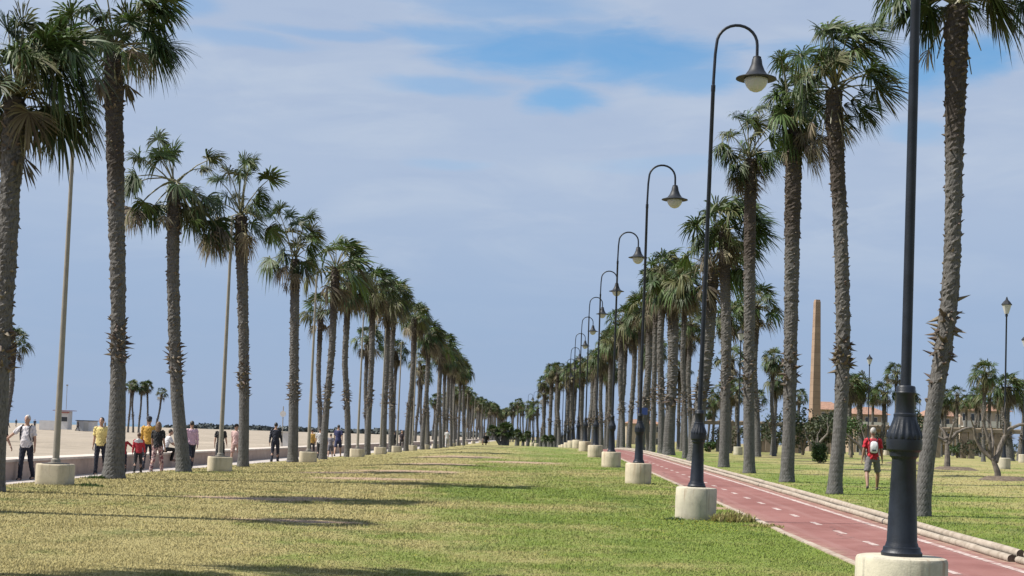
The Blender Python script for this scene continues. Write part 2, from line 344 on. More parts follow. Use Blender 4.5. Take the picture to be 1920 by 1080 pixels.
def sheet(name, xs, ys, zf, m, smooth=True, kind='structure', skew=None):
    xs = np.array(xs); ys = np.array(ys); X, Y = np.meshgrid(xs, ys)
    if skew is not None: X = X + np.array([skew(y) for y in ys])[:, None]
    Z = zf(X, Y); nx, ny = len(xs), len(ys)
    v = np.stack([X, Y, Z], -1).reshape(-1, 3)
    i = np.arange(ny - 1)[:, None] * nx + np.arange(nx - 1)[None, :]; i = i.ravel()
    f = np.stack([i, i + 1, i + nx + 1, i + nx], -1)
    me = bpy.data.meshes.new(name); me.from_pydata(v.tolist(), [], f.tolist()); me.materials.append(m)
    me.polygons.foreach_set('use_smooth', [smooth] * len(f)); me.update()
    o = link(name, me); o['kind'] = kind; return o
def ysteps(a, b):
    out = [a]
    while out[-1] < b: out.append(out[-1] + max(.8, out[-1] * .025))
    out[-1] = b; return out
PL, PR = 4.12, 6.42                                       # the red path's edges
XL = -11.35                                               # the lawn's edge along the promenade
sheet('lawn', np.linspace(XL, PL, 36), ysteps(-8, 620), lambda x, y: G(x, y), M_lawn)
sheet('park_lawn', np.concatenate([np.linspace(PR + .2, 20, 28), np.linspace(22, 200, 30)]), ysteps(-8, 620), lambda x, y: G(x, y), M_lawn)
sheet('bike_path', np.linspace(PL, PR + .2, 4), ysteps(-8, 400), lambda x, y: G(x, y) - .012, M_path)
sheet('promenade', np.linspace(-14.0, XL, 4), ysteps(-8, 620), lambda x, y: 0 * x + CZ - 1.6, M_prom)
b = MB(); yy = ysteps(-8, 620)                            # the step from lawn to promenade
b.add([(XL, y, g(XL, y)) for y in yy] + [(XL, y, CZ - 1.75) for y in yy], [(i, i + 1, len(yy) + i + 1, len(yy) + i) for i in range(len(yy) - 1)])
tag(b.build('lawn_edge', M_earth), kind='structure')
sheet('ground', np.linspace(-13.9, 4000, 20), np.linspace(-300, 5000, 12), lambda x, y: 0 * x + CZ - 1.95, M_earth)
def sand_z(x, y):
    r = np.array([[.05 * mnoise.noise((a * 1.1, b_ * .45, 7)) + 0.10 * mnoise.noise((a * .35, b_ * .06, 0)) + .09 * mnoise.noise((a * .05, b_ * .02, 3)) for a, b_ in zip(p, q)] for p, q in zip(x, y)])
    ridge = .16 * np.exp(-((y - (112 + .12 * (x + 40))) / 1.6) ** 2) + .10 * np.exp(-((y - (85 + .1 * (x + 30))) / 1.2) ** 2)
    return CZ - 1.36 + r + ridge
sheet('beach', np.concatenate([np.linspace(-420, -90, 30), np.linspace(-85, -14.8, 60)]), np.concatenate([np.linspace(-40, 60, 30), np.linspace(62, 135, 70), np.linspace(145, 760, 60)]), sand_z, M_sand)
b = MB(); b.add([(-9000, -2000, CZ - 2.1), (-14.4, -2000, CZ - 2.1), (-14.4, 9000, CZ - 2.1), (-9000, 9000, CZ - 2.1)], [(0, 1, 2, 3)])
tag(b.build('sea', M_sea), kind='structure')
# painted lines on the path, each laid 4 mm proud of it
def ribbon(name, x0, x1, y0, y1, m, lift=-.008, n=None):
    ys = ysteps(y0, y1) if n is None else list(np.linspace(y0, y1, n))
    bb = MB(); bb.add([(x, y, g(x, y) + lift) for y in ys for x in (x0, x1)], [(2 * i, 2 * i + 1, 2 * i + 3, 2 * i + 2) for i in range(len(ys) - 1)])
    return tag(bb.build(name, m), kind='structure')
ribbon('edge_line', 6.12, 6.24, 8, 200, M_white)
bb = MB()
for k in range(50):
    y0 = 9.3 + 2.2 * k + random.uniform(-.05, .05); ys = [y0, y0 + .38, y0 + .76]
    bb.add([(x, y, g(x, y) - .008) for y in ys for x in (5.13, 5.24)], [(0, 1, 3, 2), (2, 3, 5, 4)])
tag(bb.build('lane_dashes', M_white), kind='structure')
bb = MB()                                                  # thin concrete strip between lawn and path
ys = ysteps(8, 200)
for k in range(len(ys) - 1):
    y0, y1 = ys[k], ys[k + 1] - .012
    z0, z1 = g(PL, y0), g(PL, y1); jj = random.uniform(-.012, .012)
    bb.add([(PL - .05 + jj, y0, z0 - .1), (PL + .05 + jj, y0, z0 - .1), (PL + .05 + jj, y0, z0 + .022), (PL - .05 + jj, y0, z0 + .022), (PL - .05 + jj, y1, z1 - .1), (PL + .05 + jj, y1, z1 - .1), (PL + .05 + jj, y1, z1 + .022), (PL - .05 + jj, y1, z1 + .022)],
           [(0, 1, 2, 3), (7, 6, 5, 4), (3, 2, 6, 7), (1, 5, 6, 2), (0, 3, 7, 4)])
tag(bb.build('path_kerb', layered('kerb_concrete', [(.42, .34, .27), (.50, .43, .35), (.30, .22, .17)], [1, 4])), kind='structure')

# ------------------------------------------------------------------ log edging right of the path
def log(bm_, x, zoff, r, y0, y1):
    ys = list(np.arange(y0, y1, .45)) + [y1]; pts = [(x + .012 * math.sin(y * 1.7 + zoff * 30), y, g(x, y) + zoff) for y in ys]
    bm_.tube(pts, [r * (1 + .07 * math.sin(y * 14.0) + random.uniform(-.05, .05)) for y in ys], 12, 0)
    bm_.mi[-1] = 1; bm_.mi[-2] = 1
edging_breaks = [8.5, 20.2, 41.5, 62, 90, 135]
for k in range(len(edging_breaks) - 1):
    y0, y1 = edging_breaks[k], edging_breaks[k + 1] - (.12 if k == 0 else .03)
    lab = 'dark end of the log edging nearest the camera, at the right frame edge' if k == 0 else f'{ORD[k]} length of pale double log edging beside the red path'
    lo = thing('log_edging', lab, 'edging', (0, 0, 0), 0, 'log edging along the red path')
    dx = .05 if k == 0 else 0
    for (x, zo, r) in ((6.50, .03, .055), (6.62, .10, .06)):
        mb_ = MB(); log(mb_, x + dx, zo, r, y0, y1); mb_.build('log', [M_log, M_log_end], lo, True)

# ------------------------------------------------------------------ promenade wall
wt = thing('promenade_wall', 'long low pinkish wall with pale coping between promenade and beach', 'wall', (-14.42, 0, 0))
ysw = list(range(-5, 120, 6)) + list(range(121, 440, 20))
mw, mc = MB(), MB()
for i in range(len(ysw) - 1):
    y0, y1 = ysw[i], ysw[i + 1] - .02
    mw.box((0, (y0 + y1) / 2, CZ - 1.38), (.84, y1 - y0, .52)); mc.box((0, (y0 + y1) / 2, CZ - 1.085), (.92, y1 - y0 - .03, .07))
mw.build('wall_body', M_wall, wt); mc.build('coping', M_cope, wt)

# ------------------------------------------------------------------ grass
def grass(name, n, xr, yr, seed, avoid=None):
    r_ = np.random.default_rng(seed)
    u = r_.random(n); y = 1 / ((1 - u) / yr[0] ** 1.3 + u / yr[1] ** 1.3) ** (1 / 1.3)
    x0 = np.maximum(xr[0], -.385 * y - 5.0); x1 = np.minimum(xr[1], .345 * y + 4.0)
    x = x0 + (x1 - x0) * r_.random(n)
    keep = np.ones(n, bool)
    for (dx, dy, rx, ry) in DIRT: keep &= (((x - dx) / rx) ** 2 + ((y - dy) / ry) ** 2 > .8) | (r_.random(n) < .15)
    keep &= r_.random(n) > np.clip((y - 55) / 50, 0, 1)         # the blades thin out with distance, no edge
    x, y = x[keep], y[keep]; n = len(x)
    z = G(x, y); a = r_.random(n) * 2 * np.pi; sc = np.clip(y / 24, .7, 1.7)
    cl = np.array([mnoise.noise((p * 1.3, q * 1.3, 2.0)) for p, q in zip(x, y)])
    hgt = (.012 + .018 * r_.random(n)) * (1 + .7 * cl) * np.clip(sc, .8, 1.35); wd = .0075 * sc * (.7 + .6 * r_.random(n))
    lx, ly = (r_.normal(0, .45, n) + .25) * hgt, r_.normal(0, .45, n) * hgt
    c, s_ = np.cos(a) * wd, np.sin(a) * wd
    v = np.empty((n, 3, 3)); v[:, 0] = np.stack([x - c, y - s_, z - .004], -1); v[:, 1] = np.stack([x + c, y + s_, z - .004], -1); v[:, 2] = np.stack([x + lx, y + ly, z + hgt], -1)
    me = bpy.data.meshes.new(name); me.vertices.add(3 * n); me.vertices.foreach_set('co', v.ravel())
    me.loops.add(3 * n); me.loops.foreach_set('vertex_index', np.arange(3 * n, dtype=np.int32))
    me.polygons.add(n); me.polygons.foreach_set('loop_start', np.arange(0, 3 * n, 3, dtype=np.int32))
    me.update(calc_edges=True); me.validate(); me.materials.append(M_blade)
    return tag(link(name, me), 'short dry and green grass of the mown lawns', 'grass', kind='stuff')
grass("grass", 680000, (XL + .02, PL - .07), (12.5, 105), 3)
grass("grass", 190000, (PR + .42, 34), (13.5, 105), 5)

# ------------------------------------------------------------------ palms
Z = Vector((0, 0, 1))
def frond(mb, B, A, s, droop=.5, mi=0, nseg=24, spread=2.1, wind=.18, rnd=random):
    A = Vector(A).normalized(); S = A.cross(Z)
    if S.length < .05: S = Vector((rnd.uniform(-1, 1), rnd.uniform(-1, 1), 0))
    S.normalize(); S = Matrix.Rotation(rnd.uniform(-.9, .9), 3, A) @ S; N = S.cross(A)
    for i in range(nseg):
        th = -spread + 2 * spread * (i + .5) / nseg + rnd.uniform(-.03, .03)
        d = (A * math.cos(th) + S * math.sin(th) + N * ((.10 if i % 2 else -.10) + .42 * (th / spread) ** 2 + rnd.uniform(-.06, .06))).normalized()
        L = s * (.70 + .30 * math.cos(th * .62)) * rnd.uniform(.74, 1.08); wd = s * spread / nseg
        pp = d.cross(N); pp.normalize(); dr = droop * rnd.uniform(.5, 1.9); wv = wind * rnd.uniform(.2, 1.8); lv = pp * rnd.uniform(-.10, .10)
        def P(t): return B + d * (L * t) - Z * (dr * L * t ** 3.0) + Vector((wv * L * t * t, 0, 0)) + lv * (L * t * t)
        p0, p1, p2, p3 = P(.34), P(.68), P(.87), P(1.03)
        w0, w1, w2 = wd * .38, wd * .72, wd * .40
        vs = [B - pp * .008, B + pp * .008, p0 + pp * w0, p0 - pp * w0, p1 + pp * w1, p1 - pp * w1, p2 + pp * w2, p2 - pp * w2, p3]
        mb.add(vs, [(0, 1, 2, 3), (3, 2, 4, 5), (5, 4, 6, 7), (7, 6, 8)], mi)
def petiole(mb, O, B, mi=3, sag=.12, r=.022):
    O, B = Vector(O), Vector(B); pts = [O.lerp(B, t) + Z * sag * math.sin(math.pi * t) * (B - O).length for t in (0, .33, .66, 1)]
    mb.tube(pts, [r * 1.5, r, r * .8, r * .6], 4, mi, False)
def generic_crown(seed, n=34, size=.80, pet=1.0, nseg=22, wind=.2, dead=10, lo=100, thin=0.0):
    r_ = random.Random(seed); cg, cd = MB(), MB()
    for i in range(n + dead):
        isd = i >= n
        pol = r_.uniform(118, 160) if isd else (8 + (lo) * ((i + .5) / n) ** .8 + r_.uniform(-8, 8))
        azm = i * 2.39996 + r_.uniform(-.35, .35); pol = R(pol)
        dv = Vector((math.sin(pol) * math.cos(azm) + wind * .45, math.sin(pol) * math.sin(azm), math.cos(pol))).normalized()
        pl = pet * r_.uniform(.8, 1.15) * (.75 if isd else 1.0); O = dv * .15 + Z * (-.25 * i / n)
        B = O + dv * pl - Z * .10 * pl
        A = (dv + Vector((wind * .4, 0, -.35 - .5 * (pol / 2))) * .7); s = size * r_.uniform(.78, 1.12) * (.85 if isd else 1)
        mb = cd if isd else cg; k = r_.random()
        petiole(mb, O, B, 3, .08)
        frond(mb, B, A, s, r_.uniform(.5, .9) if isd or pol > 1.4 else r_.uniform(.18, .55), (0 if k < .5 else 1) if isd else (0 if k < .45 else 1 if k < .78 else 2), nseg, r_.uniform(1.3, 1.7) if isd else r_.uniform(1.75, 2.3), wind, r_)
    # a tight skirt of old leaf bases below the crown
    for i in range(10):
        azm = r_.uniform(0, 6.28); dv = Vector((math.cos(azm), math.sin(azm), 0)); O = dv * .14 + Z * r_.uniform(-.5, -.2)
        B = O + dv * r_.uniform(.15, .4) - Z * r_.uniform(.3, .9); petiole(cd, O, B, 3, .15, .018)
        if r_.random() < .5: frond(cd, B, dv * .25 - Z, size * r_.uniform(.5, .8), .3, r_.choice([0, 1]), 12, 1.1, wind * .5, r_)
    return cg, cd
def trunk_mesh(path, rads, seed, name='trunk', stubs=(2.6, 4.3), nst=60, dz=.055, n=18, jag=1.0):
    """path: points relative to the base, rads at those points; returns trunk and stub meshes"""
    r_ = random.Random(seed); zs = [p[2] for p in path]; Ht = zs[-1]; k = int((Ht + .25) / dz); tb = MB(); vs = []
    def ev(z): return (np.interp(z, zs, [p[0] for p in path]), np.interp(z, zs, [p[1] for p in path]), np.interp(z, zs, rads))
    # smooth the polyline
    def evs(z):
        acc = np.zeros(3)
        for d in (-.8, -.4, 0, .4, .8): acc += np.array(ev(z + d)) * .2
        return acc
    for i in range(k + 1):
        z = -.25 + i * dz; x, y, r = evs(max(0, z)); rough = min(1, max(.06, (z - 1.9) / 1.2)) * jag
        if z < .5: r *= 1 + .22 * (1 - max(0, z) / .5) ** 2
        for j in range(n):
            a = 2 * math.pi * j / n + (.17 if i % 2 else 0)
            q_ = mnoise.noise((a * 3.2, z * 5.5, seed * 3.1)); sc = (max(0, q_) * .075 - .012 + (.03 * r_.random() if r_.random() < .22 else 0) + .012 * r_.random()) * rough - .01 * rough
            top = max(0, min(1, (z - (Ht - 1.6)) / .8)); sc += top * .06 * r_.random()
            rr = r * .86 * (1 + .04 * mnoise.noise((a, z * 1.5, seed))) + .75 * sc * (r / .22)
            vs.append((x + rr * math.cos(a), y + rr * math.sin(a), z))
    fs = [(i * n + j, i * n + (j + 1) % n, (i + 1) * n + (j + 1) % n, (i + 1) * n + j) for i in range(k) for j in range(n)]
    fs.append(tuple(k * n + j for j in range(n))); tb.add(vs, fs)
    sb = tb; n_t = 1
    def stub(z, ln, wd):
        x, y, r = evs(z); a = r_.uniform(0, 6.283); d = Vector((math.cos(a), math.sin(a), 0)); t = Vector((-d.y, d.x, 0))
        p = Vector((x, y, z)) + d * r * .8; upz = r_.uniform(-.5, .8); e = p + (d + Z * upz).normalized() * ln + t * r_.uniform(-.3, .3) * ln
        sb.add([p + t * wd, p - t * wd, p + Z * wd * .9 + d * .02, p - Z * wd * .7 + d * .01, e + t * wd * .25, e - t * wd * .25], [(0, 2, 4), (2, 1, 5, 4), (1, 3, 5), (3, 0, 4, 5)], 1)
    for i in range(nst): stub(r_.triangular(stubs[0], stubs[1]), r_.uniform(.08, .26), r_.uniform(.03, .065))
    for i in range(int(nst * 1.6)): stub(r_.uniform(2.2, Ht - .2), r_.uniform(.03, .09), r_.uniform(.025, .05))
    for i in range(int(nst * .8)): stub(r_.uniform(Ht - 1.5, Ht), r_.uniform(.06, .14), r_.uniform(.04, .07))
    return tb.mesh(name, [M_bark, M_stub], False)

# hand-laid palms in the foreground: trunk as (pixel x, pixel y, width px), fronds as (x, y, angle, size)
PALM_GROUP_L, PALM_GROUP_R = 'fan palms along the promenade', 'fan palms along the red path'
def hand_palm(label, Y, trunk, fronds, origin, group, seed, fill=10, dead=8, stubs=(2.6, 4.2), nst=60, wind=.15, skirt=8, size=.70):
    r_ = random.Random(seed); mpp = Y / F
    b0 = at(trunk[0][0], trunk[0][1], Y); base = Vector((b0.x, Y, g(b0.x, Y) if b0.x > XL else CZ - 1.6))
    root = thing('palm_tree', label, 'palm tree', base, 0, group)
    path, rads = [], []
    O = at(origin[0], origin[1], Y) - base
    for (px, py, wpx) in trunk:
        p = at(px, py, Y) - base; path.append((p.x, 0, p.z)); rads.append(wpx * mpp / 2)
    path[0] = (path[0][0], 0, 0.0)
    path.append((O.x, 0, max(O.z - .1, path[-1][2] + .1))); rads.append(rads[-1] * .8)
    tm = trunk_mesh(path, rads, seed, stubs=stubs, nst=nst)
    link('trunk', tm, root)
    cg, cd = MB(), MB()
    for fr in fronds:
        px, py, an = fr[:3]; s = (fr[3] if len(fr) > 3 else 1.0) * size * 1.08; kd = fr[4] if len(fr) > 4 else ''
        C = at(px, py, Y) - base; A = Vector((math.cos(R(an)), r_.uniform(-.45, .45), math.sin(R(an)))).normalized()
        C.y = r_.uniform(-.7, .7); B = C - A * s * .33; mb = cd if kd == 'd' else cg; k = r_.random()
        petiole(mb, O + Vector((r_.uniform(-.1, .1), r_.uniform(-.1, .1), r_.uniform(-.25, .1))), B, 3, .10)
        low = an % 360 > 180
        B2 = B + Vector((r_.uniform(-.16, .16), r_.uniform(-.25, .25), r_.uniform(-.12, .12))); A2 = Vector((math.cos(R(an + r_.uniform(-32, 32))), r_.uniform(-.6, .6), math.sin(R(an + r_.uniform(-32, 32))))).normalized()
        frond(mb, B2, A2, s * r_.uniform(.75, .95), r_.uniform(.3, .7), (0 if k < .5 else 1) if kd == 'd' else r_.choice([0, 0, 1, 2 if kd == 'o' else 1]), 34, r_.uniform(1.6, 2.2), wind, r_)
        frond(mb, B, A, s, r_.uniform(.25, .55) if low else r_.uniform(.15, .45), (0 if k < .5 else 1) if kd == 'd' else (2 if kd == 'o' else 0 if k < .5 else 1 if k < .85 else 2), 46, r_.uniform(1.5, 2.0) if low else r_.uniform(1.8, 2.3), wind, r_)
    for i in range(fill):                                   # fronds pointing towards and away from the viewer
        azm = (math.pi / 2 if i % 2 else -math.pi / 2) + r_.uniform(-.7, .7); pol = R(r_.uniform(25, 110))
        dv = Vector((math.sin(pol) * math.cos(azm) + .1, math.sin(pol) * math.sin(azm), math.cos(pol))); B = O + dv * r_.uniform(.8, 1.15)
        petiole(cg, O, B, 3, .08); frond(cg, B, dv + Vector((.1, 0, -.5)), size * r_.uniform(.8, 1.0), r_.uniform(.3, .7), r_.choice([0, 0, 1, 2]), 40, 2.0, wind, r_)
    for i in range(dead):
        azm = r_.uniform(0, 6.283); pol = R(r_.uniform(115, 155)); dv = Vector((math.sin(pol) * math.cos(azm), math.sin(pol) * math.sin(azm), math.cos(pol)))
        B = O + dv * r_.uniform(.6, .9) - Z * .15; petiole(cd, O - Z * .2, B, 3, .1); frond(cd, B, dv + Vector((0, 0, -.8)), size * r_.uniform(.6, .85), .6, r_.choice([0, 1, 1]), 34, 1.4, wind, r_)
    for i in range(skirt):
        azm = r_.uniform(0, 6.283); dv = Vector((math.cos(azm), math.sin(azm), 0)); P0 = O + dv * .14 + Z * r_.uniform(-.7, -.2)
        B = P0 + dv * r_.uniform(.12, .4) - Z * r_.uniform(.2, .8); petiole(cd, P0, B, 3, .15, .018)
        if r_.random() < .4: frond(cd, B, dv * .3 - Z, size * r_.uniform(.4, .7), .3, r_.choice([0, 1]), 12, 1.0, wind, r_)
    cg.build('crown', GREEN, root); cd.build('dead_fronds', DEAD, root)
    return root

hand_palm('nearest palm of the promenade row, cut off by the left frame edge', 28.7,
    [(-12, 905, 46), (0, 760, 36), (6, 600, 38), (14, 480, 42), (20, 330, 44), (26, 240, 46)],
    [(40, 25, 95), (95, 35, 70, 1.1), (140, 60, 35, 1.1), (120, 85, 20), (160, 115, -15, 1.15), (150, 150, -35, 1.1), (105, 115, 10, 1, 'o'), (70, 70, 60), (75, 215, -105, 1.1, 'o'), (100, 235, -95, 1.1), (140, 205, -70, 1.1), (115, 180, -60, 1.1), (160, 185, -55), (60, 150, -30, 1, 'o'),
     (-40, 100, 170), (-60, 160, 190), (-30, 215, 240), (-5, 30, 110), (-50, 40, 140), (15, 90, 90), (-70, 90, 170), (-20, 150, 220), (50, 60, 80), (-5, 225, 260, 1, 'd'), (60, 235, -90, .9, 'd')],
    (28, 175), PALM_GROUP_L, 11, 7, 4, (2.2, 3.4), 45)
hand_palm('tall second palm of the promenade row, crown running out of the frame top', 37.0,
    [(212, 890, 48), (220, 800, 37), (222, 650, 32), (221, 500, 34), (217, 350, 37), (214, 220, 40), (212, 130, 36)],
    [(180, 20, 150), (240, 15, 70), (290, 10, 40, 1.1), (320, 32, 15), (300, 72, -20), (325, 95, -15, 1.1), (285, 110, -95, .95), (308, 105, -40), (150, 10, 160), (165, 55, 190), (120, 25, 170), (250, -35, 80), (200, -45, 100), (150, -40, 130), (300, -35, 50), (130, 70, 210), (100, 50, 190), (262, 45, 40, .8), (270, 125, -95, .8, 'd'), (330, 5, 30), (225, 60, 85, .7), (150, 95, 230, .9, 'd')],
    (213, 92), PALM_GROUP_L, 12, 4, 1, (2.7, 4.1), 60, skirt=10)
hand_palm('third palm of the promenade row with sparse tuft and one frond sticking out right', 44.6,
    [(347, 884, 31), (336, 800, 29), (329, 700, 27), (326, 600, 26), (324, 500, 27), (325, 420, 29)],
    [(295, 250, 110, 1.05), (318, 268, 80, 1.05), (285, 285, 135), (305, 285, 100, .9), (400, 288, 35, 1.0, 'o'), (378, 306, 10, .7, 'o'), (258, 300, 170), (252, 340, 205), (240, 350, 200), (270, 398, 255, 1.1), (252, 408, 245, .95, 'd'), (290, 402, 275), (350, 362, -20), (372, 366, -20, 1, 'o'), (395, 378, -35), (370, 402, -65), (392, 422, -80), (352, 412, -95), (410, 442, -85, .95, 'd'), (385, 448, -85, 1, 'd'), (370, 430, -80), (340, 400, -95, .8, 'o')],
    (326, 342), PALM_GROUP_L, 13, 1, 0, (2.7, 4.0), 55, skirt=8, size=.64)
hand_palm('fourth palm of the promenade row with a round dark frond held out right', 53.4,
    [(456, 874, 24), (458, 780, 22), (457, 650, 23), (455, 550, 24), (453, 460, 27)],
    [(455, 292, 95), (440, 312, 110), (478, 302, 65), (408, 338, 150), (425, 318, 125), (460, 320, 90), (515, 330, 50, 1.05), (500, 372, 0, .8), (400, 385, 200), (490, 388, -15), (485, 432, -40, 1.15), (515, 435, -35, 1.05), (438, 448, -100), (412, 452, 245), (388, 455, 240, 1, 'd'), (468, 462, -90, .9, 'd'), (425, 420, 230), (475, 395, 10), (440, 360, 120, .9, 'o'), (410, 425, 225, 1, 'd')],
    (452, 400), PALM_GROUP_L, 14, 1, 2, (2.5, 3.8), 50, size=.66)
hand_palm('fifth palm of the promenade row, spiky top tuft and frond hanging left', 64.0,
    [(549, 867, 23), (551, 750, 21), (552, 650, 20), (553, 540, 20)],
    [(522, 392, 125), (540, 396, 100), (576, 398, 65), (560, 412, 85), (505, 400, 150), (592, 432, 15), (503, 495, 235, 1.05), (520, 508, 255, .95, 'd'), (588, 478, -40), (572, 502, -80), (540, 512, -100, .9, 'd'), (530, 478, 210), (600, 455, 0), (515, 440, 180), (580, 440, 30), (555, 450, 90, .8, 'o')],
    (553, 480), PALM_GROUP_L, 15, 2, 3, (2.6, 3.7), 45, size=.66)
hand_palm('nearest palm of the right row, leaning trunk and crown out of the frame top', 29.6,
    [(1727, 964, 34), (1738, 860, 34), (1748, 780, 34), (1762, 690, 37), (1776, 620, 40), (1785, 520, 37), (1787, 420, 36), (1789, 300, 38), (1791, 180, 46), (1793, 80, 48)],
    [(1690, 25, 215, 1.1), (1720, 12, 200, 1.1), (1745, 25, 235), (1668, 8, 200, 1.1), (1885, 20, -60, 1.1, 'o'), (1872, 5, -30), (1905, 40, -70), (1760, -70, 120), (1800, -100, 90), (1845, -70, 60), (1715, -55, 150), (1885, -55, 25), (1680, -30, 175), (1910, -10, -10), (1810, 35, -85, .5, 'd'), (1785, 15, 265, .5, 'o'), (1770, -30, 110), (1830, -40, 50)],
    (1794, 2), PALM_GROUP_R, 21, 5, 0, (2.7, 4.4), 55, skirt=4, size=.66)
hand_palm('second palm of the right row, wind-blown crown with fronds streaming right', 38.1,
    [(1563, 928, 33), (1571, 850, 28), (1578, 760, 30), (1581, 660, 32), (1580, 560, 31), (1576, 420, 30), (1570, 320, 33), (1564, 220, 36)],
    [(1530, 62, 130, 1.05), (1560, 58, 95, 1.05), (1590, 64, 60, 1.05), (1620, 62, 40, 1.05), (1632, 88, 10), (1500, 88, 165), (1580, 92, 60), (1545, 92, 110), (1520, 108, 175, .9), (1608, 102, 15), (1648, 122, 5, .95), (1668, 128, -5, .9), (1662, 168, -35, .95), (1625, 178, -30, .85), (1640, 150, -15, .7), (1605, 202, -55), (1588, 222, -65, .8), (1618, 218, -55, .8), (1500, 150, 205), (1508, 190, 235), (1520, 130, 190, .8, 'o'), (1555, 115, 90, .8, 'o')],
    (1563, 160), PALM_GROUP_R, 22, 3, 0, (3.0, 4.0), 75, wind=.32, skirt=10, size=.66)
hand_palm('third palm of the right row with dense crown and a yellowing frond', 45.3,
    [(1475, 906, 31), (1480, 800, 27), (1482, 690, 29), (1484, 560, 30), (1486, 400, 35), (1488, 290, 35)],
    [(1470, 112, 120), (1500, 132, 80), (1465, 152, 150), (1500, 178, 70), (1522, 168, 40), (1458, 200, 185), (1530, 212, 5), (1480, 200, 160), (1465, 248, 240), (1508, 250, -65), (1532, 278, -50, .9, 'd'), (1545, 268, -20, .8, 'd'), (1480, 270, 265), (1455, 225, 215), (1485, 150, 100, 1, 'o'), (1515, 230, -20), (1470, 180, 140), (1500, 215, 20, 1, 'o'), (1445, 175, 170), (1452, 110, 150, .9), (1510, 265, -80, .9, 'd')],
    (1489, 238), PALM_GROUP_R, 23, 4, 3, (2.8, 4.2), 55, wind=.25, size=.66)
hand_palm('fourth palm of the right row with drooping windswept crown', 53.1,
    [(1405, 888, 25), (1404, 760, 24), (1405, 600, 24), (1406, 450, 26), (1407, 350, 27)],
    [(1435, 190, 60), (1400, 212, 100), (1378, 212, 130), (1355, 248, 170), (1358, 290, 215), (1430, 228, 30), (1458, 228, 25), (1448, 268, -20), (1442, 308, -60), (1420, 322, -80, 1, 'd'), (1385, 322, 245), (1365, 325, 235), (1395, 268, 120, 1, 'o'), (1350, 275, 190), (1462, 290, -40), (1375, 345, 255, .9, 'd'), (1400, 335, 265, 1, 'd'), (1430, 300, -50), (1415, 250, 60, .9, 'o')],
    (1407, 292), PALM_GROUP_R, 24, 4, 3, (2.7, 4.2), 50, wind=.25, size=.66)
hand_palm('fifth palm of the right row, crown between two lamp posts', 60.3,
    [(1357, 876, 23), (1360, 760, 21), (1362, 650, 22), (1360, 540, 23), (1358, 480, 24)],
    [(1345, 375, 110), (1375, 372, 70), (1320, 400, 150), (1395, 388, 40), (1412, 412, 10), (1428, 440, -30), (1330, 440, 200), (1308, 450, 215), (1385, 440, -30), (1382, 518, -70, .9), (1400, 470, -60), (1320, 490, 235, 1, 'd'), (1365, 400, 80), (1290, 425, 180), (1345, 420, 150, .9, 'o'), (1395, 520, -70, .8), (1430, 405, 20, .9)],
    (1358, 430), PALM_GROUP_R, 25, 3, 2, (2.7, 4.2), 45, wind=.25, size=.92)

# palms further back share a handful of trunks and crowns
KINDS = []; NK = 9
for k in range(NK):
    cg, cd = generic_crown(100 + k, n=(24, 28, 20, 30, 22, 27, 18, 25, 31)[k], size=(.74, .80, .72, .78, .84, .70, .80, .74, .76)[k], pet=(.85, .72, .95, .78, .70, .88, 1.0, .66, .8)[k], nseg=24, wind=(.15, .32, .2, .08, .28, .22, .4, .05, .25)[k], dead=(5, 9, 2, 6, 14, 4, 3, 16, 8)[k], lo=(95, 105, 85, 110, 100, 92, 88, 115, 98)[k])
    r_ = random.Random(50 + k); lean = r_.uniform(-.32, .32)
    path = [(0, 0, 0), (lean * .3, r_.uniform(-.1, .1), 2.5), (lean * .9 + r_.uniform(-.12, .12), 0, 5.5), (lean, r_.uniform(-.1, .1), 8.5), (lean * 1.05, 0, 10.0)]
    tm = trunk_mesh(path, [.235, .19, .20, .215, .22], 70 + k, stubs=(2.4, 4.2), nst=45, n=12, dz=.07)
    KINDS.append((tm, None, cg.mesh('crown', GREEN), cd.mesh('dead_fronds', DEAD), Vector(path[-1])))
KMASTER = {}
def row_palm(x, y, height, label, group, k, crown=1.0, fat=1.0, rz=None, name='palm_tree', z=None, bare=False):
    """height: ground to crown centre"""
    base = (x, y, (g(x, y) if XL < x else CZ - 1.6) if z is None else z)
    if k not in KMASTER:
        root = thing(name, label, 'palm tree', base, 0, group); tm, sm, cgm, cdm, top = KINDS[k]
        link('trunk', tm, root); link('crown', cgm, root, top); link('dead_fronds', cdm, root, top); KMASTER[k] = root
    else:
        root = copy_tree(KMASTER[k]); root.name = name; root['label'] = label; root['group'] = group
        root.location = base
    sz = height / 10.0; top = KINDS[k][4]
    for ch in root.children:
        if ch.name.startswith('trunk'): ch.scale = (fat, fat, sz)
        else: ch.location = (top.x * fat, top.y * fat, top.z * sz); ch.scale = (crown,) * 3
    root.rotation_euler.z = rz if rz is not None else random.uniform(-.5, .5) + (math.pi if random.random() < .25 else 0)
    return root

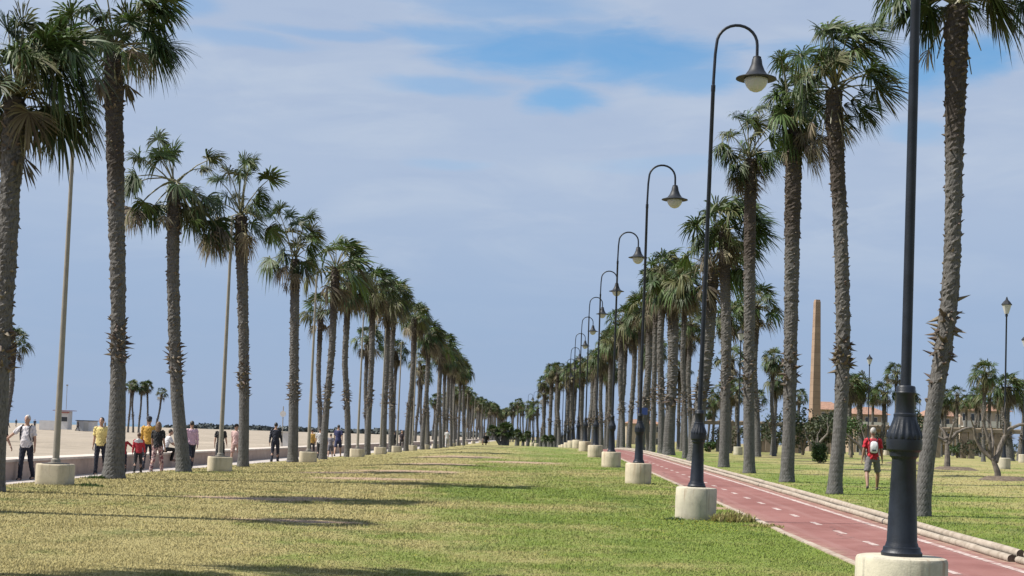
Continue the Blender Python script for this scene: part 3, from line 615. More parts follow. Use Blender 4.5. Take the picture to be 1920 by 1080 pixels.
# promenade row, from the sixth on
row_l = [(73, 605, 9.6, 1.0), (83.7, 652, 10.0, 1.0), (92.5, 688, 10.6, 1.05)]
yy = 101.0
n_l = 5
for (Y, px, hh, fat) in row_l:
    n_l += 1; x = at(px, 855, Y).x
    row_palm(x, Y, hh, f'{ORD[n_l]} palm of the promenade row, counted from the left frame edge', PALM_GROUP_L, n_l % NK, 1.08, fat, random.uniform(-.4, .4))
while yy < 218:
    n_l += 1
    lab = f'{ORD[n_l]} palm of the promenade row, in the crowded part beyond the pale poles' if n_l <= 14 else 'slim far palm in the closely packed end of the promenade row'
    row_palm(-10.5 + random.uniform(-.25, .25), yy + random.uniform(-.7, .7), random.uniform(10.3, 11.6), lab, PALM_GROUP_L if n_l <= 14 else 'far palms of the promenade row', n_l % NK, random.uniform(1.0, 1.18), random.uniform(.95, 1.15))
    if n_l % 3 == 0:
        row_palm(-13.0 - random.uniform(1.6, 3.0), yy + random.uniform(2, 5), random.uniform(9.6, 11), 'palm standing behind the promenade row, its crown buried among the others', 'palms behind the promenade row', (n_l + 2) % NK, 1.05, 1.0)
    yy += 8.7
yy = 296.0
while yy < 600:
    row_palm(-15.8 + (yy - 300) * .0135 + random.uniform(-.9, .9), yy, random.uniform(9.3, 11.0), 'tiny far palm at the distant end of the left avenue row', 'distant palms of the left row', random.randrange(NK), random.uniform(.95, 1.15), random.uniform(1.2, 1.6))
    if random.random() < .4: row_palm(-20 + random.uniform(-2, 2), yy + 5, random.uniform(8.5, 10), 'tiny far palm at the distant end of the left avenue row', 'distant palms of the left row', random.randrange(NK), 1.05, 1.1)
    yy += 9
# right row from the sixth on
row_r = [(70.5, 1303, 9.4, 1.85, 1.12, 'thick-trunked palm of the right row just left of the second lamp post'), (76, 1285, 9.0, .75, .9, 'thin palm of the right row half hidden by the thick trunk'), (85, 1253, 9.9, 1.8, 1.15, 'thick-trunked palm of the right row just right of the third lamp post'),
         (97, 1222, 10.9, 1.0, 1.05, 'slender palm of the right row behind the third lamp post'), (91, 1240, 11.3, 1.2, 1.1, 'tall palm of the right row between the two thick trunks')]
n_r = 5
for (Y, px, hh, fat, cr, lab) in row_r:
    n_r += 1; row_palm(at(px, 850, Y).x, Y, hh, lab, PALM_GROUP_R, n_r % NK, cr, fat, random.uniform(-.3, .3))
yy = 105.0
while yy < 172:
    n_r += 1
    lab = f'{ORD[n_r]} palm of the right row, crowded behind the lamp posts' if n_r <= 14 else 'far palm in the closely packed end of the right row'
    row_palm(7.7 + random.uniform(-.3, .3), yy + random.uniform(-.5, .5), random.uniform(10.4, 12.0), lab, PALM_GROUP_R if n_r <= 14 else 'far palms of the right row', n_r % NK, random.uniform(1.0, 1.15), random.uniform(1.0, 1.5))
    yy += 7.6
for (x, y, h_) in [(13.2, 88, 9), (13.6, 104, 9.6), (12.4, 118, 10.2), (13.2, 133, 10.5), (12.0, 150, 10.5), (12.6, 166, 10.6), (16.5, 128, 8), (15.5, 160, 8.5)]:
    row_palm(x, y, h_, 'palm of the second line standing behind the right row', 'palms behind the right row', random.randrange(NK), 1.0, 1.1)
for (px, Y, h_) in [(1122, 176, 11.2), (1112, 184, 10.6), (1101, 190, 11.4), (1093, 197, 10.4), (1084, 203, 11.6), (1076, 208, 10.8), (1066, 213, 11.2), (1058, 218, 10.2), (1049, 220, 11.6), (1040, 226, 10.9), (1030, 222, 11.5), (1021, 229, 10.0), (1014, 236, 8.4), (1071, 232, 11), (1046, 238, 10.6), (1090, 226, 11), (1135, 200, 10.4), (1150, 190, 10.2), (1010, 300, 7.5)]:
    row_palm(at(px, 815, Y).x, Y, h_, 'small far palm at the distant end of the right avenue row', 'distant palms of the right row', random.randrange(NK), random.uniform(.9, 1.1), random.uniform(1.2, 1.8))
for (px, Y, h_) in [(962, 400, 9.6), (972, 390, 10.4), (982, 395, 8.6), (985, 410, 10.2), (968, 430, 10), (957, 440, 9), (993, 420, 8.2), (1001, 380, 7.4), (976, 460, 11), (950, 470, 9.5), (989, 450, 9.6)]:
    row_palm(at(px, 815, Y).x, Y, h_, 'tiny palm in the gap at the far middle of the avenue', 'palms closing the far middle of the avenue', random.randrange(NK), 1.0, 1.2)
# unseen neighbours on the left whose shadows fall across the foreground lawn
row_palm(-10.6, 22.9, 9.2, 'palm of the promenade row standing just outside the left frame edge', 'promenade palms outside the frame', 0, .62, 1.0, 0)
row_palm(-9.6, 14.3, 9.6, 'palm of the promenade row standing outside the frame beside the camera', 'promenade palms outside the frame', 3, 1.25, 1.0, 0)
# palms on the sand
for (px, Y, top, lean) in [(240, 240, 722, 0), (250, 242, 720, 0), (260, 240, 724, 0), (278, 243, 722, -.6), (291, 240, 735, .8)]:
    p = at(px, 800, Y); hh = at(px, top, Y).z - (CZ - 1.3)
    o = row_palm(p.x, Y, hh, 'slim palm in the little clump of five on the sand', 'five palms on the beach', random.randrange(NK), .72, .9, 0, z=CZ - 1.35)
    o.rotation_euler.y = R(-4 if lean < 0 else 5 if lean > 0 else 0)
p = at(10, 800, 92); row_palm(p.x, 92, at(10, 640, 92).z - (CZ - 1.35), 'palm on the sand at the left frame edge behind the nearest trunk', 'palm on the sand', 2, .75, .9, 0, z=CZ - 1.35)
# park palms on the right, background
for (px, cy, Y, cr, fat, lab) in [(1452, 672, 92, .62, .8, 'upper palm behind the third trunk of the right row'), (1447, 712, 96, .62, .8, 'lower palm behind the third trunk of the right row'), (1346, 736, 120, .78, 1, 'park palm between the fourth and fifth trunks of the right row'), (1325, 772, 170, .6, .9, 'tiny park palm left of the pergola'),
        (1386, 730, 100, .75, .9, 'park palm hidden behind the fourth trunk of the right row'), (1596, 724, 125, .9, 1.3, 'leftmost of the bushy park palms behind the man in red'), (1617, 720, 128, .95, 1.6, 'thick bushy park palm behind the man in red'), (1650, 735, 125, .8, 1.2, 'rightmost of the bushy park palms behind the man in red'),
        (1674, 698, 135, .8, .8, 'slim park palm peeping out behind the nearest lamp post'), (1844, 700, 98, .78, .85, 'tall park palm in front of the apartment building'), (1775, 745, 150, .75, 1, 'first park palm right of the leaning trunk'), (1797, 740, 155, .8, 1, 'second park palm right of the leaning trunk'), (1823, 740, 150, .75, 1, 'third park palm right of the leaning trunk'), (1858, 738, 140, .8, 1, 'park palm just right of the tall one'), (1893, 725, 112, .95, 2.2, 'stout park palm behind the lantern post'), (1912, 735, 118, .9, 1.6, 'stout park palm at the right frame edge'), (1765, 760, 160, .7, .9, 'small park palm behind the leaning trunk'), (1880, 745, 150, .8, 1, 'park palm beside the stout one'), (1810, 752, 170, .7, .9, 'small park palm in front of the tiled roof')]:
    p = at(px, 850, Y); zb = g(p.x, Y); row_palm(p.x, Y, at(px, cy, Y).z - zb, lab, 'park palms on the right', random.randrange(NK), cr * .95, fat * .85)

# ------------------------------------------------------------------ gooseneck lamps
def street_lamp():
    root = thing('street_lamp', '', 'street lamp', (0, 0, 0), 0, 'gooseneck lamps along the red path')
    mb = MB(); dr = .372; dh = .585
    mb.lathe([(dr, -.3), (dr, .1), (dr + .003, .3), (dr, dh - .03), (dr - .012, dh - .008), (dr - .035, dh), (.02, dh + .006)], 48); mb.build('concrete_base', M_conc, root, True)
    c = MB(); z0 = dh
    c.lathe([(.165, z0), (.168, z0 + .03), (.155, z0 + .045), (.150, z0 + .075), (.136, z0 + .082), (.131, z0 + .10), (.124, z0 + .12), (.112, z0 + .45), (.098, z0 + .80), (.102, z0 + .81), (.118, z0 + .825), (.122, z0 + .86), (.142, z0 + .88), (.147, z0 + .93), (.146, z0 + .965)], 40)
    c.build('column_foot', M_iron, root, True)
    f = MB(); f.lathe([(.138, z0 + .966), (.142, z0 + .985), (.136, z0 + 1.02), (.112, z0 + 1.08), (.098, z0 + 1.13), (.092, z0 + 1.155)], 96, flute=(z0 + .98, z0 + 1.12, 16, .045)); f.build('fluted_collar', M_iron, root, True)
    s_ = MB(); s_.lathe([(.094, z0 + 1.156), (.094, z0 + 1.175), (.079, z0 + 1.185), (.076, z0 + 1.33), (.083, z0 + 1.34), (.085, z0 + 1.355), (.079, z0 + 1.365), (.079, z0 + 1.40), (.072, z0 + 1.41), (.045, z0 + 1.415)], 32); s_.build('sleeve', M_iron, root, True)
    p = MB(); p.lathe([(.043, z0 + 1.416), (.036, z0 + 7.30), (.041, z0 + 7.31), (.041, z0 + 7.42), (.030, z0 + 7.43), (.029, z0 + 7.5)], 20); p.build('pole', M_iron, root, True)
    a = MB(); pts = [(0, 0, z0 + 7.5), (0.012, 0, z0 + 8.0), (.03, 0, z0 + 8.2)]
    for i in range(1, 14): q = math.pi * (1 - i / 13.0); pts.append((.405 + .375 * math.cos(q), 0, z0 + 8.2 + .36 * math.sin(q)))
    pts.append((.785, 0, z0 + 7.99)); a.tube(pts, .028, 14); a.build('gooseneck', M_iron, root, True)
    h_ = MB(); hx = .785; h_.lathe([(.045, z0 + 8.0), (.075, z0 + 7.985), (.078, z0 + 7.955), (.088, z0 + 7.94), (.105, z0 + 7.84), (.15, z0 + 7.73), (.21, z0 + 7.645), (.30, z0 + 7.605), (.372, z0 + 7.585), (.375, z0 + 7.57), (.36, z0 + 7.566), (.25, z0 + 7.575)], 40, (hx, 0, 0))
    hd = h_.build('lamp_hood', M_ironh, root, True)
    gl = MB(); gl.lathe([(.215, z0 + 7.574), (.222, z0 + 7.555), (.212, z0 + 7.505), (.175, z0 + 7.43), (.115, z0 + 7.365), (.05, z0 + 7.335), (.005, z0 + 7.33)], 32, (hx, 0, 0)); gl.build('glass_bowl', M_glass, hd, True)
    return root
LAMP = street_lamp()
lamp_labels = ['nearest gooseneck lamp post, its head out of the frame, on a broad concrete drum', 'second gooseneck lamp post, tallest one seen whole, with stained drum', 'third gooseneck lamp post beside the red path', 'fourth gooseneck lamp post beside the red path', 'fifth gooseneck lamp post beside the red path', 'sixth gooseneck lamp post beside the red path', 'seventh gooseneck lamp post beside the red path', 'eighth gooseneck lamp post on the crest of the lawn', 'ninth gooseneck lamp post just past the crest', 'tenth gooseneck lamp post just past the crest', 'eleventh gooseneck lamp post, small and far']
tilt = [.3, .9, .3, .25, .2, .1, .3, .1, .2, .1, .1]
pos = [(2.97 + (.09 if k == 0 else 0), 12.05 + 15.1 * k + (.3 if k == 0 else 0)) for k in range(11)] + [(.3, 221), (-.4, 248), (-1.4, 262), (-1.6, 330), (-6.6, 385), (-.2, 345)]
for k, (x, y) in enumerate(pos):
    o = LAMP if k == 0 else copy_tree(LAMP)
    o['label'] = lamp_labels[k] if k < 11 else 'tiny far gooseneck lamp where the avenue bends'
    if k >= 11: o['group'] = 'far gooseneck lamps'
    o.location = (x, y, g(x, y) + (.055 if k == 0 else 0)); o.rotation_euler = (0, R(tilt[k] if k < 11 else 0), random.uniform(-.08, .08) if k > 2 else 0)
    if k >= 2:
        for ch in o.children:
            if ch.name.startswith('concrete_base'): ch.material_slots[0].link = 'OBJECT'; ch.material_slots[0].material = M_conc2

# ------------------------------------------------------------------ pale poles on blocks along the promenade
def rounded_block(w_, h_, r, n=6):
    pts = []
    for cx, cy, a0 in ((1, 1, 0), (-1, 1, 90), (-1, -1, 180), (1, -1, 270)):
        for i in range(n + 1): q = R(a0 + 90 * i / n); pts.append((cx * (w_ / 2 - r) + r * math.cos(q), cy * (w_ / 2 - r) + r * math.sin(q)))
    k = len(pts); mb = MB(); rings = [(1, -.3), (1, h_ - .04), (.985, h_ - .012), (.95, h_)]
    vs = [(x * s_, y * s_, z) for s_, z in rings for x, y in pts]
    fs = [(i * k + j, i * k + (j + 1) % k, (i + 1) * k + (j + 1) % k, (i + 1) * k + j) for i in range(3) for j in range(k)] + [tuple(3 * k + j for j in range(k))]
    return mb.add(vs, fs)
def pale_pole():
    root = thing('light_pole', '', 'pole', (0, 0, 0), 0, 'pale poles along the promenade')
    rounded_block(.74, .46, .2).build('concrete_base', M_conc2, root, True)
    p = MB(); p.lathe([(.17, .462), (.17, .485), (.105, .49), (.10, .56), (.074, .58), (.036, 7.95), (.033, 8.0), (.01, 8.02)], 20); p.build('pole', M_polem, root, True)
    f_ = MB(); f_.lathe([(.30, .4605), (.30, .472), (.175, .474)], 24); f_.build('base_plate', M_ironh, root)
    return root
POLE = pale_pole()
for k, (px, Y, lab) in enumerate([(104, 32.5, 'nearest pale pole on a cream block, left of the tall palm'), (412, 46, 'second pale pole, between the third and fourth palms'), (577, 63, 'third pale pole, just right of the fifth palm'), (669, 82, 'fourth pale pole, right of the seventh palm'), (712, 94, 'fifth pale pole among the crowded trunks'), (743, 106.5, 'sixth pale pole among the crowded trunks'),
        (772, 122, 'far pale pole among the promenade trunks'), (796, 139, 'far pale pole among the promenade trunks'), (815, 155, 'far pale pole among the promenade trunks'), (832, 172, 'far pale pole among the promenade trunks'), (846, 190, 'far pale pole among the promenade trunks'), (858, 208, 'far pale pole among the promenade trunks'), (872, 235, 'far pale pole among the promenade trunks'), (886, 265, 'far pale pole among the promenade trunks'), (900, 300, 'far pale pole among the promenade trunks')]):
    o = POLE if k == 0 else copy_tree(POLE); x = at(px, 870, Y).x
    o['label'] = lab; o.location = (x, Y, g(x, Y)); o.rotation_euler = (0, R(.6), random.uniform(-.3, .3))
    if k >= 6: o['group'] = 'far pale poles'

# ------------------------------------------------------------------ park lanterns on the right
def lantern():
    root = thing('park_lantern', '', 'lantern', (0, 0, 0), 0, 'lantern posts in the park')
    MB().lathe([(.27, -.3), (.27, .46), (.25, .48), (.01, .485)], 24).build('concrete_base', M_conc, root, True)
    MB().lathe([(.10, .486), (.09, .6), (.07, .7), (.065, 1.3), (.08, 1.33), (.06, 1.42), (.042, 1.5), (.034, 6.6), (.06, 6.66), (.05, 6.74)], 14).build('pole', M_iron, root, True)
    MB().lathe([(.09, 6.745), (.21, 7.13)], 8).build('glass', M_glass, root)
    MB().lathe([(.235, 7.131), (.235, 7.16), (.15, 7.27), (.06, 7.36), (.03, 7.46), (.005, 7.5)], 8).build('lantern_cap', M_ironh, root)
    return root
LAN = lantern()
for k, (px, top, Y, lab) in enumerate([(1885, 556, 70, 'tall lantern post near the right frame edge on a brown drum'), (1386, 614, 94, 'lantern post behind the gap of the fourth and fifth trunks'), (1629, 664, 122, 'lantern post rising above the man in red'), (1664, 706, 150, 'small lantern post left of the nearest lamp column'), (1921, 626, 100, 'lantern post cut by the right frame edge'), (1725, 745, 185, 'tiny lantern post behind the leaning trunk')]):
    o = LAN if k == 0 else copy_tree(LAN); x = at(px - 2, 840, Y).x; zb = g(x, Y)
    o['label'] = lab; o.location = (x, Y, zb); s_ = (at(px, top, Y).z - zb) / 7.5; o.scale = (s_,) * 3

# ------------------------------------------------------------------ leafy plants, bushes, bare trees
M_leafA = mat('shrub_leaf_dark', (.042, .062, .024), .6, island=.5, trans=.15)
M_leafB = mat('shrub_leaf_green', (.055, .100, .022), .55, island=.5, trans=.25)
M_leafC = mat('shrub_leaf_olive', (.060, .072, .028), .6, island=.5, trans=.15)
M_wood = mat('shrub_wood', (.16, .13, .10), .9, .3, 6, .5, 18)
M_barew = mat('pale_bare_wood', (.15, .128, .108), .85, .45, 5, .5, 18)
def leaf_mass(c, r, n, leaf, seed, clumps=18, squash=1.0):
    r_ = random.Random(seed); mb = MB(); cs = []
    for i in range(clumps):
        while True:
            p = Vector((r_.uniform(-1, 1), r_.uniform(-1, 1), r_.uniform(-1, 1)))
            if .25 < p.length < 1: break
        cs.append((Vector((c[0] + p.x * r[0] * .85, c[1] + p.y * r[1] * .85, c[2] + p.z * r[2] * .85)), r_.uniform(.25, .5)))
    for i in range(n):
        q, cr = cs[r_.randrange(clumps)]; d = Vector((r_.gauss(0, 1), r_.gauss(0, 1), r_.gauss(0, 1))).normalized() * r_.uniform(.6, 1.05) ** .6
        p = q + Vector((d.x * r[0] * cr, d.y * r[1] * cr, d.z * r[2] * cr * squash))
        a = Vector((r_.gauss(0, 1), r_.gauss(0, 1), r_.gauss(0, .7) + .2)).normalized(); b_ = a.orthogonal().normalized(); b_ = Matrix.Rotation(r_.uniform(0, 6.28), 3, a) @ b_; s_ = leaf * r_.uniform(.6, 1.3)
        mb.add([p - b_ * s_ * .35, p + a * s_ * .5 + Z * .02, p + b_ * s_ * .35, p - a * s_ * .5], [(0, 1, 2, 3)])
    return mb
def shrub(label, px, Y, r, hc, leafm, n=900, leaf=.16, seed=0, trunk=True, name='shrub', cat='shrub', group=None, clumps=18, py=850):
    x = at(px, py, Y).x; zb = g(x, Y) if x > XL else CZ - 1.4
    root = thing(name, label, cat, (x, Y, zb), 0, group)
    leaf_mass((0, 0, hc), r, n, leaf, seed, clumps).build('foliage' if name != 'park_tree' else 'crown', leafm, root)
    mb = MB(); r_ = random.Random(seed)
    for i in range(5):
        e = (r_.uniform(-.5, .5) * r[0], r_.uniform(-.5, .5) * r[1], hc + r_.uniform(-.2, .4) * r[2]); mb.tube([(r_.uniform(-.05, .05), r_.uniform(-.05, .05), -.1), (e[0] * .3, e[1] * .3, e[2] * .5), e], [.09, .06, .02] if trunk else [.03, .02, .01], 6)
    mb.build('trunk' if name == 'park_tree' else 'stems', M_wood, root); return root
shrub('clipped dark barrel bush on the park lawn left of the second trunk', 1537, 72, (.40, .40, .52), .50, M_leafB, 5200, .06, 1, False, 'bush', 'bush', clumps=40)
M_con = M_leafA
PARK = [(1455, 112, (2.6, 2, 1.9), 2.6, M_leafA, 'dark leafy tree behind the third trunk of the right row'), (1425, 118, (2.0, 2, 1.5), 1.9, M_leafC, 'olive tree behind the pergola end near the fourth trunk'), (1505, 104, (2.2, 1.8, 2.2), 2.4, M_leafA, 'dark dense tree left of the obelisk'), (1542, 98, (1.7, 1.5, 1.5), 2.0, M_leafC, 'olive-green tree below the obelisk'), (1560, 110, (1.8, 1.5, 1.7), 2.6, M_leafA, 'dark tree right below the obelisk'), (1597, 96, (1.25, 1.2, 1.1), 2.3, M_leafB, 'bright green tree left of the man in red'),
        (1345, 122, (1.8, 1.5, 1.1), 1.3, M_leafA, 'low dark tree left of the fifth trunk'), (1380, 118, (2.0, 1.5, 1.2), 1.4, M_leafC, 'low olive tree between fifth and fourth trunks'), (1712, 118, (1.2, 1.2, 2.7), 2.8, M_con, 'dark narrow conifer behind the nearest lamp column'), (1735, 124, (1.2, 1.2, 1.9), 2.3, M_leafA, 'dark tree between the lamp column and leaning trunk'), (1820, 130, (1.6, 1.2, 1.0), 1.1, M_leafA, 'low dark shrub under the pergola beam'), (1795, 134, (1.5, 1.2, .8), .9, M_leafB, 'low green shrub under the pergola beam'),
        (1480, 140, (2.4, 2, 1.3), 1.5, M_leafA, 'dark shrub behind the third trunk base'), (1860, 140, (1.8, 1.2, 1.0), 1.2, M_leafC, 'olive shrub under the pergola near the lantern'), (1900, 138, (1.6, 1.2, .9), 1.0, M_leafA, 'dark shrub at the right frame edge'), (1330, 112, (.8, .8, .5), .5, M_leafB, 'small bright bush at the foot of the pergola end'), (1640, 138, (1.8, 1.5, 1.3), 1.6, M_leafC, 'olive tree behind the man in red'), (1575, 150, (2.6, 1.5, 1.6), 1.9, M_leafA, 'dark tree behind the second trunk')]
PARK = [(px, Y, tuple(.72 * q for q in r), hc * .85, lm, lab) for (px, Y, r, hc, lm, lab) in PARK]
for k, (px, Y, r, hc, lm, lab) in enumerate(PARK):
    tree = r[2] > .9
    shrub(lab, px, Y, r, hc, lm, 1300 if tree else 800, .19 if tree else .14, 200 + k, True, 'park_tree' if tree else 'shrub', 'tree' if tree else 'shrub', 'leafy trees and shrubs in the park', 22)
for k, (px, cy, Y, cr, fat, lab) in enumerate([(1336, 752, 150, .62, .8, 'low park palm left of the fifth trunk'), (1422, 745, 140, .6, .8, 'low park palm right of the fourth trunk'), (1500, 742, 150, .6, .8, 'low park palm left of the obelisk'), (1634, 745, 165, .6, .8, 'low park palm right of the man in red'), (1700, 742, 150, .62, .8, 'low park palm right of the nearest lamp column'), (1786, 758, 190, .6, .8, 'low park palm before the cream building'), (1838, 756, 190, .6, .8, 'low park palm below the tall one'), (1870, 752, 185, .62, .8, 'low park palm left of the lantern post'), (1583, 748, 160, .6, .8, 'low park palm right of the second trunk')]):
    p = at(px, 850, Y); zb = g(p.x, Y); row_palm(p.x, Y, at(px, cy, Y).z - zb, lab, 'park palms on the right', random.randrange(NK), cr, fat)
# far middle: squat palm clump with a leaning trunk, and other low growth
def squat_clump(label, px, Y, hgt, rad, seed, name='squat_palm', lean=None):
    x = at(px, 830, Y).x; root = thing(name, label, 'palm', (x, Y, g(x, Y)), 0, 'low palms at the far middle')
    r_ = random.Random(seed); cg = MB(); tb = MB(); tb.tube([(0, 0, -.1), (.05, 0, hgt * .35), (0, 0, hgt * .6)], [.42 * rad, .36 * rad, .2 * rad], 10)
    if lean: tb.tube([(-.2, 0, -.1), (-.6, 0, .5), (-.95, .1, 1.0)], [.16, .14, .12], 8)
    for (cx, cz, nn, sc) in ([(0, hgt * .6, 46, 1)] + ([(-.95, 1.05, 22, .7)] if lean else [])):
        for i in range(nn):
            pol = R(10 + 120 * i / nn); azm = i * 2.4; dv = Vector((math.sin(pol) * math.cos(azm), math.sin(pol) * math.sin(azm), math.cos(pol)))
            O = Vector((cx, 0, cz)); B = O + dv * rad * .55 * sc * r_.uniform(.7, 1.2); petiole(cg, O, B, 3, .05, .015); frond(cg, B, dv, rad * .5 * sc, .3, r_.choice([0, 0, 1]), 12, 1.9, .05, r_)
    cg.build('crown', GREEN, root); tb.build('trunk', M_bark, root); return root
squat_clump('squat dark palm clump with a second trunk leaning left, far lawn', 946, 112, 1.75, .85, 1, lean=True)
for k, (px, Y, hh, rr) in enumerate([(969, 150, 2.5, .62), (989, 165, 2.7, .55), (980, 172, 2.0, .5), (1022, 185, 2.2, .6), (1034, 190, 2.2, .6)]):
    squat_clump('small low palm among those at the far middle of the avenue', px, Y, hh, rr, 10 + k)
# bare pollarded trees with mulch rings
def bare_tree(label, px, Y, limbs, thick, seed):
    x = at(px, 885, Y).x; zb = g(x, Y); root = thing('bare_tree', label, 'tree', (x, Y, zb), 0, 'bare pruned trees in the park'); mb = MB(); r_ = random.Random(seed)
    for (pts, r0) in limbs: 
        P = [Vector(p) for p in pts]; k = len(P); mb.tube(P, [r0 * (1 - .55 * i / (k - 1)) for i in range(k)], 9); mb.ell(P[-1], (r0 * .62,) * 3, 8, 0, 5)
        for j in range(3):
            a = P[-1]; d = (P[-1] - P[-2]).normalized() + Vector((r_.uniform(-.7, .7), r_.uniform(-.7, .7), r_.uniform(0, .8))); mb.tube([a, a + d * .12, a + d * .28 + Z * .05], [r0 * .35, r0 * .22, r0 * .1], 6)
    mb.build('trunk', M_barew, root, True)
    return root, x, zb
bare_tree('smaller bare pollarded tree just right of the leaning trunk', 1776, 65, [([(0, 0, -.1), (0, 0, .5), (-.03, 0, 1.0), (-.05, 0, 1.35)], .15), ([(-.05, 0, 1.2), (-.35, .1, 1.35), (-.62, .1, 1.52), (-.7, 0, 1.7)], .10), ([(0, 0, 1.1), (.2, 0, 1.35), (.35, -.1, 1.6), (.75, -.1, 1.8), (1.1, 0, 1.85)], .10), ([(-.05, 0, 1.25), (-.1, .3, 1.6), (-.3, .4, 1.95)], .08), ([(.05, 0, 1.2), (.1, -.2, 1.6), (.15, -.3, 2.0)], .07)], 1, 3)
bare_tree('larger bare tree with dark limbs spreading near the right frame edge', 1869, 51, [([(.05, 0, -.1), (.03, 0, .25), (-.1, 0, .6), (-.2, 0, .8)], .13), ([(-.12, 0, .68), (-.5, .1, 1.0), (-.72, .1, 1.4), (-.8, 0, 1.75)], .09), ([(-.2, 0, .75), (-.28, -.1, 1.2), (-.45, -.1, 1.7), (-.55, -.1, 2.0)], .07), ([(-.05, 0, .6), (.12, .1, 1.1), (.3, .1, 1.5), (.45, .1, 1.75), (.8, .2, 1.9), (1.2, .2, 1.95)], .10), ([(.3, .1, 1.5), (.28, 0, 1.9), (.2, 0, 2.15)], .06), ([(-.2, 0, .8), (-.05, .3, 1.3), (-.1, .4, 1.8)], .06)], 1, 4)
bare_tree('pale bare tree behind the barrel bush', 1528, 84, [([(0, 0, -.1), (0, 0, .7)], .12), ([(0, 0, .6), (-.4, 0, 1.0), (-.55, 0, 1.3)], .08), ([(0, 0, .65), (.35, 0, 1.1), (.65, 0, 1.45), (.7, 0, 1.75)], .08), ([(.1, 0, .8), (.15, .2, 1.4)], .06)], 1, 5)
bare_tree('slanting bare limb tree left of the man in red', 1612, 78, [([(.3, 0, -.1), (.25, 0, .5)], .12), ([(.25, 0, .45), (-.1, 0, .9), (-.6, 0, 1.3), (-1.0, 0, 1.6)], .09), ([(.25, 0, .5), (.3, .2, 1.2), (.1, .2, 1.7)], .07)], 1, 6)
M_mulch = layered('dark_mulch', [(.10, .075, .055), (.15, .11, .08), (.22, .17, .12)], [3, 9], bump=.8, bscale=18, dist=.05)
for k, (px, Y, rr) in enumerate([(1790, 64, 1.05), (1885, 50.5, .95), (1700, 76, 1.2)]):
    x = at(px, 888, Y).x; n = 22; mb = MB(); r_ = random.Random(k)
    vs = [(0, 0, .14)] + [(rr * .6 * math.cos(6.283 * j / n), rr * .6 * math.sin(6.283 * j / n), .11 + r_.uniform(-.03, .03)) for j in range(n)] + [(rr * r_.uniform(.9, 1.1) * math.cos(6.283 * j / n), rr * r_.uniform(.9, 1.1) * math.sin(6.283 * j / n), -.03) for j in range(n)]
    mb.add(vs, [(0, 1 + j, 1 + (j + 1) % n) for j in range(n)] + [(1 + j, 1 + n + j, 1 + n + (j + 1) % n, 1 + (j + 1) % n) for j in range(n)])
    tag(mb.build('mulch_bed', M_mulch, None, True, (x, Y, g(x, Y))), kind='structure')
# weeds at the foot of the second drum and elsewhere
M_weed = mat('weed_leaf', (.40, .36, .14), .7, island=.4, trans=.45)
def weed(label, x, Y, rr, hh, n, seed, m=None):
    r_ = random.Random(seed); mb = MB()
    for i in range(n):
        a = r_.uniform(0, 6.28); d = rr * math.sqrt(r_.random()); p = Vector((d * math.cos(a), d * .5 * math.sin(a), 0)); h_ = hh * r_.uniform(.4, 1.0) * (1.1 - .6 * d / rr)
        l = Vector((r_.gauss(.05, .25), r_.gauss(0, .25), 1)).normalized() * h_; t = Vector((math.cos(a * 3), math.sin(a * 3), 0)) * .010
        mb.add([p - t, p + t, p + l * .6 + t * 1.2, p + l * .6 - t * 1.2, p + l + Vector((r_.gauss(0, .03), 0, 0))], [(0, 1, 2, 3), (3, 2, 4)])
    tag(mb.build('weed', m or M_weed, None, False, (x, Y, g(x, Y))), label, 'weed', 'weeds at the path edge')
weed('yellowish weeds against the right foot of the second drum', 3.60, 26.7, .40, .30, 420, 1)
weed('low weeds on the path edge right of the second drum', 3.98, 25.6, .35, .11, 200, 2)
weed('tuft of weeds at the left foot of the second drum', 2.55, 26.75, .22, .09, 120, 3, M_leafB)
weed('green weed at the foot of the nearest pale block', at(160, 905, 32.2).x + .12, 32.1, .3, .12, 160, 4, M_leafB)
weed('green weed at the foot of the tall second palm', at(185, 888, 36.7).x - .05, 36.7, .3, .14, 160, 5, M_leafB)

M_flow = mat('yellow_petals', (.75, .58, .05), .6)
mb = MB(); r_ = random.Random(77)
for k in range(260):
    if k < 110: x, y = r_.gauss(3.0, .7), r_.uniform(23.5, 26.6)
    elif k < 170: x, y = r_.uniform(7.2, 12), r_.uniform(18, 27)
    else: x, y = r_.uniform(-9, 3.8), r_.uniform(15.5, 32)
    if not (XL < x < PL - .1 or x > PR + .5): continue
    z = g(x, y) + r_.uniform(.03, .06); q = r_.uniform(.008, .016)
    mb.add([(x, y, z - .006)] + [(x + q * math.cos(6.283 * j / 6), y + q * math.sin(6.283 * j / 6), z) for j in range(6)], [(0, 1 + j, 1 + (j + 1) % 6) for j in range(6)])
tag(mb.build('wildflowers', M_flow), 'tiny yellow flowers dotted through the lawn', 'flowers', kind='stuff')

